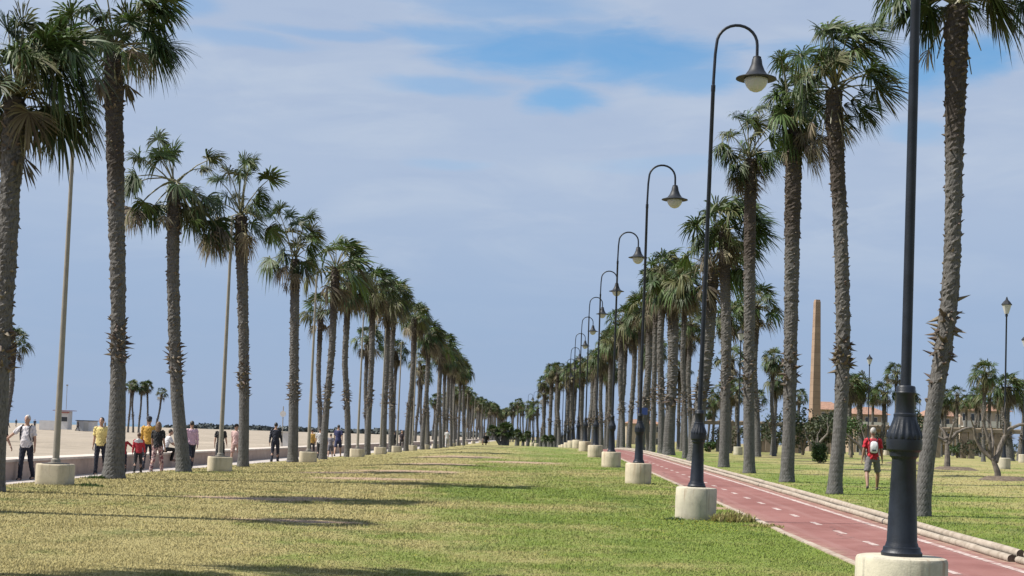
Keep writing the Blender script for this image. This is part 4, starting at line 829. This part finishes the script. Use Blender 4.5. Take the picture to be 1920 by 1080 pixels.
# ------------------------------------------------------------------ pergola, obelisk, houses
M_perg = mat('pergola_stone', (.27, .215, .165), .85, .15, 1.5)
M_beam = mat('pergola_beam', (.235, .19, .145), .85, .15, 1.5)
pg = thing('pergola', 'long tan pergola on square columns crossing the park', 'pergola', (0, 130, 0))
x0, x1 = at(1305, 820, 130).x, at(1960, 830, 130).x; zb = g(20, 130); zt = at(1650, 799, 130).z
MB().box(((x0 + x1) / 2, 0, zt - .14), (x1 - x0, .5, .28)).build('beam', M_beam, pg)
MB().box(((x0 + x1) / 2, 2.4, zt - .14), (x1 - x0, .5, .28)).build('beam', M_beam, pg)
n = int((x1 - x0) / .9)
for k in range(n): MB().box((x0 + .45 + k * .9, 1.2, zt + .05), (.12, 3.4, .095)).build('rafter', M_beam, pg)
k = x0 + .4
while k < x1:
    for yy_ in (0, 2.4): MB().box((k, yy_, (zb + zt - .281) / 2 - .15), (.48, .48, zt - .281 - zb + .3)).build('column', M_perg, pg)
    k += 2.95
def obelisk_mat():
    m = bpy.data.materials.new('obelisk_stone'); m.use_nodes = True; t = NT(m.node_tree); pos = t.n('ShaderNodeTexCoord').outputs['Object']; z = t.n('ShaderNodeSeparateXYZ', {0: pos}).outputs[2]
    c = t.mix(t.ramp(t.noise(pos, .9, 5, .6), .3, .7), (.215, .145, .100), (.275, .19, .135))
    blk = t.n('ShaderNodeTexWhiteNoise', {'W': t.m('FLOOR', t.m('DIVIDE', z, .9))}, noise_dimensions='1D').outputs['Value']
    c = t.mix(t.m('MULTIPLY', blk, .3), c, (.33, .24, .175)); c = t.mix(t.m('MULTIPLY', t.m('LESS_THAN', t.m('FRACT', t.m('DIVIDE', z, .9)), .05), .6), c, (.10, .065, .05))
    t.n('ShaderNodeOutputMaterial', {0: t.n('ShaderNodeBsdfPrincipled', {'Base Color': c, 'Roughness': .85}).outputs[0]}); return m
M_obl = obelisk_mat()
Y = 205; xo = at(1527.5, 770, Y).x; zt = at(1532, 562, Y).z; zb = g(xo, Y) - .5
mb = MB(); w0, w1 = .62, .37; vs = []
for (z, w_) in ((zb, w0 * 1.12), (zt - .35, w1), (zt, w1 * .8)):
    for (dx, dy) in ((-1, -1), (1, -1), (1, 1), (-1, 1)): vs.append((dx * w_, dy * w_, z))
mb.add(vs, [(i * 4 + j, i * 4 + (j + 1) % 4, i * 4 + 4 + (j + 1) % 4, i * 4 + 4 + j) for i in range(2) for j in range(4)] + [(8, 9, 10, 11)])
ob = thing('obelisk', 'tall tapering reddish stone obelisk rising above the park trees', 'obelisk', (xo, Y, 0), R(14))
mb.build('shaft', M_obl, ob); MB().box((0, 0, zb + .8), (2.6, 2.6, 1.6)).build('plinth', M_perg, ob)
M_hw = mat('cream_wall', (.44, .36, .27), .85, .1, .5); M_hw2 = mat('tan_wall', (.36, .27, .19), .85, .1, .5); M_roof = mat('terracotta_tiles', (.30, .17, .115), .8, .3, 3, .5, 8)
M_pane = mat('window_glass', (.04, .045, .05), .15); M_trim = mat('white_trim', (.60, .57, .52), .7)
def house(label, pxa, pxb, ytop, Y, floors, wall, bays, seed, balcony=True):
    xa, xb = at(pxa, 800, Y).x, at(pxb, 800, Y).x; zt = at((pxa + pxb) / 2, ytop, Y).z; zb = g(xa, Y) - .6; wd = xb - xa; dp = 9.0; cx = (xa + xb) / 2; rh = (zt - zb) * .16; he = zt - rh
    root = thing('apartment_building', label, 'building', (cx, Y, zb), 0, 'tile-roofed buildings beyond the park')
    MB().box((0, dp / 2, (he - zb) / 2), (wd, dp, he - zb)).build('wall', wall, root)
    e = .5; h0 = he - zb + .003; mb = MB(); vs = [(-wd / 2 - e, -e, h0), (wd / 2 + e, -e, h0), (wd / 2 + e, dp + e, h0), (-wd / 2 - e, dp + e, h0), (-wd / 2 + wd * .25, dp / 2, h0 + rh), (wd / 2 - wd * .25, dp / 2, h0 + rh)]
    mb.add(vs, [(3, 2, 1, 0), (0, 1, 5, 4), (1, 2, 5), (2, 3, 4, 5), (3, 0, 4)]); mb.build('roof', M_roof, root)
    fh = (he - zb) / floors
    for f in range(floors):
        for b_ in range(bays):
            x = -wd / 2 + wd * (b_ + .5) / bays; zc = fh * (f + .55)
            fr = MB().box((x, -.06, zc), (wd / bays * .5, .1, fh * .55)).build('window', M_trim, root); MB().box((x, -.125, zc), (wd / bays * .42, .03, fh * .47)).build('pane', M_pane, fr)
        if balcony and f: MB().box((0, -.75, fh * f), (wd * .96, 1.4, .16)).box((0, -1.4, fh * f + .55), (wd * .96, .1, .9)).build('balcony', wall if f % 2 else M_trim, root)
    return root
house('cream apartment building with terracotta roof and balconies behind the tall park palm', 1800, 1893, 753, 250, 3, M_hw, 6, 1)
house('lower cream wing with grey balconies just right of the leaning trunk', 1742, 1797, 765, 240, 3, M_hw2, 4, 2)
house('tan house behind the man in red and bushy palms', 1602, 1664, 762, 230, 3, M_hw2, 4, 3)
house('tile-roofed house peeping out right of the obelisk', 1536, 1578, 752, 250, 3, M_hw, 3, 4, False)
house('low pale building far behind the right palm row', 1175, 1240, 786, 300, 2, M_hw, 5, 5, False)

# ------------------------------------------------------------------ beach buildings, sign, far shore
M_whitep = mat('white_boards', (.72, .70, .68), .6, .06, 2); M_redp = mat('red_trim_paint', (.30, .10, .08), .6)
Y = 235; c = at(120, 804, Y); k_ = Y / F
hut = thing('lifeguard_tower', 'white lifeguard tower with red roof trim and mast on the beach', 'lifeguard tower', (c.x, Y, CZ - 1.36))
hh = at(120, 765, Y).z - (CZ - 1.36)
MB().box((0, 0, hh * .45), (34 * k_ * .62, 2.2, hh * .82)).build('cabin', M_whitep, hut)
MB().box((0, 0, hh * .885), (2.9, 3.0, .09)).box((.55, -1.52, hh * .80), (1.3, .04, .22)).build('roof', M_redp, hut)
MB().box((.35, -1.115, hh * .5), (.9, .03, .7)).build('window', M_pane, hut)
MB().box((-2.4, .2, .75), (2.6, 2.2, 1.5)).build('annex', M_whitep, hut)
MB().tube([(.2, 0, hh * .93), (.2, 0, hh * .93 + 3.9)], .04, 6).box((.22, 0, hh * .93 + 3.9), (.3, .1, .2)).build('mast', M_polem, hut)
c = at(163, 803, 238); hb = thing('beach_hut', 'flat white hut with dark roof edge beside the lifeguard tower', 'hut', (c.x, 238, CZ - 1.36))
MB().box((0, 0, .8), (2.7, 2.4, 1.6)).build('cabin', M_whitep, hb); MB().box((0, 0, 1.66), (3.0, 2.7, .11)).build('roof', M_ironh, hb); MB().box((.2, -1.22, .75), (.8, .03, 1.2)).build('door', M_trim, hb)
c = at(529.5, 812, 98); sg = thing('round_sign', 'round white sign on a thin post standing on the sand', 'sign', (c.x, 98, CZ - 1.36))
hs = at(529.5, 776, 98).z - (CZ - 1.36); MB().tube([(0, 0, -.2), (0, 0, hs + .5)], .03, 8).build('post', M_polem, sg)
d = MB(); d.lathe([(.20, -.012), (.20, .012)], 20); d.v = [(x, z - .045, hs + y) for x, y, z in d.v]; d.build('sign_plate', M_whitep, sg)
c = at(535, 812, 99.5); bx_ = thing('beach_kiosk', 'small white box cabin on the sand behind the round sign', 'kiosk', (c.x, 99.5, CZ - 1.36)); MB().box((0, 0, .55), (.5, .6, 1.1)).build('cabin', M_whitep, bx_); MB().box((0, 0, 1.13), (.6, .7, .06)).build('lid', M_trim, bx_)
c = at(1205, 771, 80); bs = thing('blue_sign', 'small blue sign on a post beside the path behind the third lamp', 'sign', (c.x, 80, g(c.x, 80)))
hs = c.z - g(c.x, 80); MB().tube([(0, 0, -.1), (0, 0, hs + .25)], .03, 8).build('post', M_polem, bs); MB().box((0, -.045, hs), (.52, .03, .38)).build('sign_plate', mat('blue_sign_paint', (.03, .07, .25), .5), bs)
# far dark shore growth
def treeline():
    r_ = random.Random(9); mb = MB(); Y = 780
    for i in range(900):
        px = r_.uniform(318, 990); hh = .62 * (3.2 + 2.2 * mnoise.noise((px * .03, 0, 0)) + 1.6 * mnoise.noise((px * .15, 3, 0))) * min(1, (px - 310) / 120 + .3); p = at(px, 806, Y); x = p.x; y = Y + r_.uniform(-12, 12)
        for j in range(5):
            q = Vector((x + r_.uniform(-2, 2), y + r_.uniform(-2, 2), CZ - 1.6 + hh * r_.random() ** .8)); a = Vector((r_.gauss(0, 1), r_.gauss(0, .5), r_.gauss(0, 1))).normalized() * 1.3; b_ = a.orthogonal().normalized() * .9
            mb.add([q - a, q + b_, q + a, q - b_], [(0, 1, 2, 3)])
    return tag(mb.build('shore_thicket', mat('far_scrub', (.075, .09, .09), .9, island=.3)), 'dark low scrub along the far shore', 'thicket', kind='stuff')
treeline()
b = MB(); b.add([(at(300, 806, 760).x, 755, CZ - 1.5), (60, 755, CZ - 1.5), (60, 900, CZ - 1.5), (at(300, 806, 760).x, 900, CZ - 1.5)], [(0, 1, 2, 3)]); tag(b.build('far_shore', M_sand), kind='structure')

# ------------------------------------------------------------------ people
def fuse(mb, voxel, smooth=3, folds=0.0):
    """one continuous surface out of overlapping closed shapes"""
    me = mb.mesh('tmp', [M_conc]); o = link('tmp', me)
    m = o.modifiers.new('r', 'REMESH'); m.mode = 'VOXEL'; m.voxel_size = voxel
    s = o.modifiers.new('s', 'SMOOTH'); s.factor = .5; s.iterations = smooth
    dg = bpy.context.evaluated_depsgraph_get(); dg.update()
    out = bpy.data.meshes.new_from_object(o.evaluated_get(dg)); out.materials.clear()
    bpy.data.objects.remove(o); bpy.data.meshes.remove(me)
    if folds:
        off = random.uniform(0, 50)
        n = len(out.vertices); co = np.empty(3 * n); no = np.empty(3 * n); out.vertices.foreach_get('co', co); out.vertices.foreach_get('normal', no)
        co = co.reshape(-1, 3); no = no.reshape(-1, 3); x, y, z = co.T
        d = np.sin(38 * z - 30 * np.abs(x) + 9 * np.sin(11 * x + off)) * np.sin(17 * y + 13 * x + off) + .6 * np.sin(61 * z + 23 * x + 19 * y + 4 * np.sin(29 * x + off))
        out.vertices.foreach_set('co', (co + no * (folds * .42 * d)[:, None]).ravel()); out.update()
    out.polygons.foreach_set('use_smooth', [True] * len(out.polygons)); return out
M_skin = mat('skin', (.40, .235, .165), .55); M_skin2 = mat('tanned_skin', (.28, .155, .105), .55)
M_eye = mat('eye_dark', (.02, .015, .012), .3); M_lip = mat('lips', (.30, .12, .10), .5)
CLOTH = {}
def cloth(rgb):
    if rgb not in CLOTH: CLOTH[rgb] = mat('cloth', rgb, .85, .12, 9, .35, 26)
    return CLOTH[rgb]
HAIRM = {}
def hairm(rgb):
    if rgb not in HAIRM: HAIRM[rgb] = mat('hair', rgb, .55, .3, 30, .4, 60)
    return HAIRM[rgb]
def person(label, px, Y, face, hgt, top, legs, hair, shoes=(.03, .03, .03), stride=18, arms=(15, -15), bend_=(15, 15), sleeve='short', shorts=False, haircut='short', cap=None, gpy=885, armsets=None, sit=False, detail=True, belly=0.0, z=None, group=None, pattern=None, lean=0.0, x=None, armout=(8, 8), skin=None, astride=.03):
    sk = skin or M_skin; s = hgt / 1.75
    x = at(px, gpy, Y).x if x is None else x
    zb = z if z is not None else (CZ - 1.6 if x < XL else g(x, Y))
    root = thing('person', label, 'person', (x, Y, zb), R(face), group); root.scale = (s, s, s)
    vox = .011 if detail else .022
    V_ = Vector; J = {}
    for k, sd in enumerate((-1, 1)):
        a = R(stride * (1 if sd > 0 else -1)); kb = R(4 if a > 0 else 14)
        hip = V_((sd * .092, 0, .90))
        if sit: knee = hip + V_((sd * .05, .42, .02)); ank = knee + V_((sd * .02, .08 if sd > 0 else -.08, -.41))
        else:
            knee = hip + .43 * V_((sd * astride, math.sin(a), -math.cos(a))); ank = knee + .42 * V_((0, math.sin(a - kb), -math.cos(a - kb)))
        J[sd] = [hip, knee, ank]
        sh = V_((sd * .178, lean * .42, 1.40)); ar = R(arms[k]); o_ = R(armout[k]); eb = R(bend_[k])
        el_ = sh + .29 * V_((sd * math.sin(o_), math.cos(o_) * math.sin(ar), -math.cos(o_) * math.cos(ar)))
        wr = el_ + .25 * V_((sd * math.sin(o_ * .6), math.sin(ar + eb), -math.cos(ar + eb)))
        if armsets and armsets[k]: el_, wr = V_(armsets[k][0]), V_(armsets[k][1])
        J[sd] += [sh, el_, wr]
    zmin = min(J[-1][2].z, J[1][2].z) - .075 if not sit else 0.0
    hd = V_((0, .015 + lean * .62, 1.625)); nk = V_((0, lean * .47, 1.45))
    def L(z, y0): return (0, y0 + lean * max(0, z - .95), z)
    tors = [((0, 0, .80), (.11, .085)), ((0, 0, .88), (.158, .108)), ((0, 0, .95), (.155, .105 + belly * .4)), (L(1.05, belly * .3), (.135, .095 + belly)), (L(1.18, belly * .2), (.148, .10 + belly * .7)), (L(1.30, 0), (.170, .108)), (L(1.39, 0), (.168, .092)), (L(1.445, 0), (.09, .065)), (L(1.48, 0), (.055, .052))]
    bdy = MB(); bdy.tube([t[0] for t in tors], [(r[1], r[0]) if False else (r[0], r[1]) for _, r in tors], 16)
    bdy.tube([nk - Z * .05, nk + Z * .03, hd - Z * .06], [.056, .052, .055], 12)
    bdy.ell(hd, (.073, .093, .118), 16, 0, 12); bdy.ell(hd + V_((0, .03, -.065)), (.052, .062, .055), 12)
    bdy.tube([hd + V_((0, .085, .02)), hd + V_((0, .112, -.03)), hd + V_((0, .09, -.042))], [.010, .016, .010], 6)
    for sd in (-1, 1): bdy.ell(hd + V_((sd * .075, -.008, -.005)), (.014, .022, .034), 8, 0, 6)
    for sd in (-1, 1):
        hip, knee, ank, sh, el_, wr = J[sd]
        bdy.tube([hip + Z * .03, hip.lerp(knee, .4), knee, knee.lerp(ank, .35) + V_((0, -.012, 0)), ank, ank - Z * .03], [.085, .074, .054, .057, .036, .038], 12)
        bdy.tube([ank + V_((0, -.045, -.045)), ank + V_((0, .06, -.05)), ank + V_((0, .15, -.06)), ank + V_((0, .17, -.06))], [.032, .04, .03, .018], 10)
        bdy.tube([sh + V_((-sd * .03, 0, .02)), sh, sh.lerp(el_, .5), el_, el_.lerp(wr, .3), wr], [.05, .052, .046, .038, .038, .026], 10)
        d = (wr - el_).normalized(); sv = V_((0, 1, 0)) if abs(d.y) < .8 else V_((1, 0, 0)); pn = d.cross(sv).normalized(); sv = pn.cross(d).normalized()
        palm = wr + d * .055; bdy.tube([wr, wr + d * .03, wr + d * .085, wr + d * .095], [(.020, .026), (.017, .038), (.014, .042), (.010, .036)], 10)
        curl = pn * (-sd)
        for q in range(4):
            b0 = wr + d * .085 + sv * (.030 - .020 * q); ln = (.072, .08, .075, .06)[q]
            bdy.tube([b0, b0 + d * ln * .45 + curl * .006, b0 + d * ln * .8 + curl * .022, b0 + d * ln * .9 + curl * .04], [.0105, .0098, .0088, .007], 6)
        bdy.tube([wr + d * .025 + sv * .022, wr + d * .05 + sv * .05, wr + d * .078 + sv * .058 + curl * .012], [.013, .011, .008], 6)
    link('body', fuse(bdy, vox), root).data.materials.append(sk)
    # clothing
    up = MB(); e = .016
    z_hem = .86
    up.tube([(0, 0, z_hem)] + [t[0] for t in tors[1:8]], [(.168, .118 + belly * .2)] + [(r[0] + e, r[1] + e) for _, r in tors[1:8]], 18)
    for sd in (-1, 1):
        hip, knee, ank, sh, el_, wr = J[sd]
        if sleeve == 'long': up.tube([sh + V_((-sd * .05, 0, .02)), sh, sh.lerp(el_, .5), el_, el_.lerp(wr, .5), wr], [.06, .066, .058, .052, .046, .038], 12)
        elif sleeve == 'short': up.tube([sh + V_((-sd * .05, 0, .02)), sh, sh.lerp(el_, .45), sh.lerp(el_, .78)], [.06, .068, .064, .062], 12)
    link('shirt', fuse(up, vox * 1.1, 2, .016), root).data.materials.append(cloth(top))
    tr = MB(); tr.tube([(0, 0, .79), (0, 0, .88), (0, 0, .96), (0, 0, 1.0)], [(.12, .095), (.166, .116), (.162, .112 + belly * .3), (.15, .105 + belly * .3)], 16)
    for sd in (-1, 1):
        hip, knee, ank = J[sd][:3]
        if shorts: tr.tube([hip + Z * .03, hip.lerp(knee, .5), hip.lerp(knee, .92)], [.098, .096, .088], 12)
        else: tr.tube([hip + Z * .03, hip.lerp(knee, .45), knee, knee.lerp(ank, .5), ank + Z * .02, ank - Z * .035], [.096, .086, .068, .062, .058, .062], 12)
    link('trousers' if not shorts else 'shorts', fuse(tr, vox * 1.1, 2, .012), root).data.materials.append(pattern or cloth(legs))
    for sd in (-1, 1):
        ank = J[sd][2]; sh_ = MB(); sh_.tube([ank + V_((0, -.07, -.045)), ank + V_((0, -.03, -.042)), ank + V_((0, .06, -.048)), ank + V_((0, .14, -.058)), ank + V_((0, .19, -.06))], [(.03, .022), (.042, .036), (.046, .034), (.044, .025), (.02, .012)], 10)
        sh_.build('shoe', cloth(shoes), root, True)
    hr = MB()
    if haircut == 'bald': hr = None
    else:
        hr.ell(hd + V_((0, -.018, .028)), (.082, .092, .104), 14, 0, 10)
        if haircut == 'long':
            hr.tube([hd + V_((0, -.05, .03)), hd + V_((0, -.075, -.08)), hd + V_((.01, -.085, -.2)), hd + V_((.0, -.08, -.27))], [(.085, .06), (.095, .055), (.085, .045), (.05, .02)], 12)
            for sd in (-1, 1): hr.tube([hd + V_((sd * .055, .0, .06)), hd + V_((sd * .085, -.01, -.06)), hd + V_((sd * .085, -.02, -.17))], [.035, .032, .02], 8)
        if haircut == 'bun': hr.ell(hd + V_((0, -.11, .06)), (.045, .045, .045), 8, 0, 6)
        link('hair', fuse(hr, vox, 2), root).data.materials.append(hairm(hair))
    if cap:
        cp = MB(); cp.lathe([(.09, 0), (.092, .04), (.08, .085), (.045, .11), (.005, .118)], 16, (hd.x, hd.y - .008, hd.z + .035)); cp.tube([hd + V_((0, .05, .045)), hd + V_((0, .12, .045)), hd + V_((0, .165, .035))], [(.07, .008), (.068, .008), (.04, .006)], 10)
        cp.build('cap', cloth(cap), root, True)
    if detail:
        for sd in (-1, 1): MB().ell(hd + V_((sd * .030, .086, .012)), (.011, .007, .007), 8, 0, 6).build('eye', M_eye, root, True)
        MB().ell(hd + V_((0, .088, -.066)), (.024, .010, .007), 8, 0, 6).build('mouth', M_lip, root, True)
    for ch in root.children: ch.location = (0, 0, -zmin)
    if sit:
        for ch in root.children: ch.location = (0, 0, -.80)
    root['_j'] = 0; del root['_j']
    return root, J, hd, zmin
def backpack(root, zmin, rgb, panel=None, straps=True):
    bp = MB(); bp.tube([(0, -.19, 1.02), (0, -.20, 1.06), (0, -.215, 1.2), (0, -.20, 1.36), (0, -.18, 1.41)], [(.08, .05), (.135, .085), (.14, .095), (.12, .08), (.06, .04)], 12)
    o = bp.build('backpack', cloth(rgb), root, True, (0, 0, -zmin))
    if panel:
        p = MB(); p.tube([(0, -.295, 1.05), (0, -.305, 1.08), (0, -.315, 1.22), (0, -.29, 1.33), (0, -.27, 1.36)], [(.07, .012), (.10, .018), (.105, .02), (.09, .018), (.05, .012)], 10); p.build('pocket', cloth(panel), o, True)
        q = MB(); q.box((0.0, -.334, 1.115), (.10, .012, .045)); q.build('patch', cloth((.06, .07, .09)), o)
    if straps:
        for sd in (-1, 1): MB().tube([(sd * .11, -.12, 1.38), (sd * .125, 0, 1.475), (sd * .12, .115, 1.39), (sd * .125, .135, 1.22), (sd * .15, .06, 1.06)], [(.012, .028)] * 5, 8).build('strap', cloth((.025, .027, .035)), o, True)
PPL = 'people strolling on the promenade'
navy, black, white = (.012, .015, .028), (.012, .012, .014), (.62, .60, .60)
r, J, hd, zm = person('man in white shirt and dark trousers holding a hand at the left frame edge', 47, 39.8, 172, 1.74, (.60, .57, .58), navy, (.50, .48, .46), (.02, .02, .02), 9, (-6, 4), (12, 14), belly=.05, gpy=898, armsets=[None, ((.40, .06, 1.20), (.60, .10, 1.02))], group=PPL)
backpack(r, zm, (.03, .032, .04))
person('person in dark clothes cut by the left frame edge, holding the white-shirted man\'s hand', -8, 39.9, 176, 1.68, black, navy, (.05, .035, .025), (.02, .02, .02), 10, (0, 0), (5, 5), gpy=900, haircut='long', armsets=[((-.30, .05, 1.15), (-.42, .08, .93)), None], group=PPL)
person('man in yellow shirt, dark jeans and dark hair walking toward the camera', 187, 45.9, 178, 1.76, (.66, .53, .20), navy, (.02, .016, .014), (.04, .04, .05), 8, (4, -8), (14, 16), gpy=882, group=PPL)
person('person in red half hidden behind the tall second palm, arm stretched to the child', 229, 48.2, 10, 1.25, (.36, .03, .04), navy, (.03, .02, .015), gpy=886, sleeve='long', armsets=[None, ((.40, .02, 1.22), (.62, .05, 1.18))], group=PPL)
r, J, hd, zm = person('small child in red jacket with grey hood, walking between the adults', 258, 48.0, 5, 1.32, (.42, .022, .035), black, (.10, .055, .03), (.30, .28, .27), 12, (-10, 12), (15, 15), sleeve='long', gpy=886, group=PPL)
hd_ = MB(); hd_.tube([(-.11, -.07, 1.41), (0, -.13, 1.44), (.11, -.07, 1.41)], [.04, .065, .04], 8); hd_.tube([(-.17, -.03, 1.37), (0, -.11, 1.35), (.17, -.03, 1.37)], [(.06, .05)] * 3, 8); hd_.build('hood', cloth((.50, .50, .52)), r, True, (0, 0, -zm))
person('tall person in mustard yellow top and dark cap behind the long-haired woman', 276, 51.2, 8, 1.88, (.55, .31, .05), navy, (.02, .016, .014), gpy=884, cap=(.02, .025, .04), sleeve='long', group=PPL)
M_pat = bpy.data.materials.new('patterned_cloth'); M_pat.use_nodes = True; t = NT(M_pat.node_tree); pc = t.n('ShaderNodeTexCoord').outputs['Object']
cpat = t.mix(t.ramp(t.noise(pc, 16, 2, .5), .47, .56), (.42, .30, .27), (.06, .035, .045)); cpat = t.mix(t.ramp(t.noise(t.vm('ADD', pc, (5, 5, 5)), 13, 2), .55, .62), cpat, (.22, .06, .07))
t.n('ShaderNodeOutputMaterial', {0: t.n('ShaderNodeBsdfPrincipled', {'Base Color': cpat, 'Roughness': .85}).outputs[0]})
person('long-haired woman in black top and patterned trousers seen from behind', 294, 48.9, -8, 1.70, black, navy, (.16, .095, .05), (.5, .48, .46), 13, (6, -6), (10, 20), gpy=886, haircut='long', pattern=M_pat, armsets=[None, ((.27, .0, 1.14), (.06, -.12, 1.02))][::-1] and [None, None], group=PPL)
person('person in white top and dark trousers sitting on the low wall', 322, 56.5, -62, 1.62, (.60, .60, .62), black, (.05, .04, .03), (.03, .03, .03), sit=True, gpy=868, lean=.35, x=-14.15, z=CZ - 1.03, arms=(35, 30), bend_=(25, 20), group=PPL)
person('man in pink shirt half hidden behind the third palm trunk', 357, 56.0, 30, 1.80, (.55, .36, .44), navy, (.02, .016, .014), gpy=876, sleeve='long', arms=(10, -5), group=PPL)
person('person in black behind the second pale pole', 412, 62, 0, 1.72, black, black, (.03, .02, .015), gpy=866, arms=(-10, 10), group=PPL)
person('person in pale pink top, shorts and black cap beside the fourth palm', 441, 64, 165, 1.74, (.56, .38, .35), (.40, .26, .22), (.03, .02, .015), (.5, .45, .42), gpy=870, shorts=True, cap=black, armsets=[None, None], group=PPL)
person('man all in dark navy walking away left of the fifth palm', 515, 68.0, 0, 1.86, navy, navy, (.015, .012, .01), (.02, .02, .02), 10, (-12, 12), (10, 18), sleeve='long', gpy=868, belly=.05, group=PPL)
person('person in mustard top behind the third pale pole', 584, 86, 0, 1.66, (.50, .30, .07), (.03, .03, .04), (.03, .02, .015), gpy=856, sleeve='long', detail=False, group=PPL)
person('person in white top half hidden behind the sixth palm', 599, 79, 10, 1.74, (.58, .57, .56), black, (.03, .02, .015), gpy=862, detail=False, group=PPL)
person('child in grey shirt and shorts walking beside a navy figure', 619, 84.5, 0, 1.42, (.22, .21, .24), (.10, .10, .12), (.03, .02, .015), gpy=858, shorts=True, detail=False, group=PPL)
person('person in navy top and shorts right of the sixth palm', 633, 84.5, -5, 1.84, (.035, .04, .12), (.03, .035, .09), (.02, .015, .012), gpy=858, shorts=True, detail=False, group=PPL)
person('dark figure among the crowded trunks left of the sixth pole', 738, 121, 0, 1.74, black, navy, (.02, .015, .012), gpy=848, detail=False, group=PPL)
person('dark figure among the crowded trunks right of the sixth pole', 753, 123, 170, 1.72, (.03, .02, .025), black, (.02, .015, .012), gpy=848, detail=False, group=PPL)
person('far figure in white on the lawn edge among the left trunks', 838, 128, 0, 1.7, (.62, .61, .60), (.5, .49, .48), (.05, .04, .03), gpy=838, detail=False)
person('far dark figure sitting on the lawn left of the squat palm', 911, 112, 20, 1.6, black, black, (.03, .02, .015), gpy=834, detail=False, sit=True, z=g(at(911, 834, 112).x, 112) + .12)
for k, (px, Y, lab) in enumerate([(15, 250, 'leftmost tiny figure far off on the sand'), (30, 330, 'tiny dark figure near the waterline'), (65, 260, 'tiny figure on the sand right of the white-shirted man'), (146, 236, 'tiny dark figure between tower and hut'), (197, 300, 'tiny figure on the sand behind the yellow shirt')]):
    person(lab, px, Y, random.uniform(0, 360), 1.7, (.05, .05, .06) if k != 1 else black, navy, (.03, .02, .015), detail=False, z=CZ - 1.38, gpy=800)
r, J, hd, zm = person('man in red shirt and grey shorts with white-panelled backpack walking away across the park', 1635, 41.0, -6, 1.74, (.45, .012, .028), (.15, .14, .145), (.42, .40, .38), (.04, .04, .045), 19, (-8, 6), (8, 6), gpy=911, shorts=True, belly=.02, skin=M_skin2, armout=(14, 12), astride=.17)
backpack(r, zm, (.16, .012, .022), (.72, .72, .74))
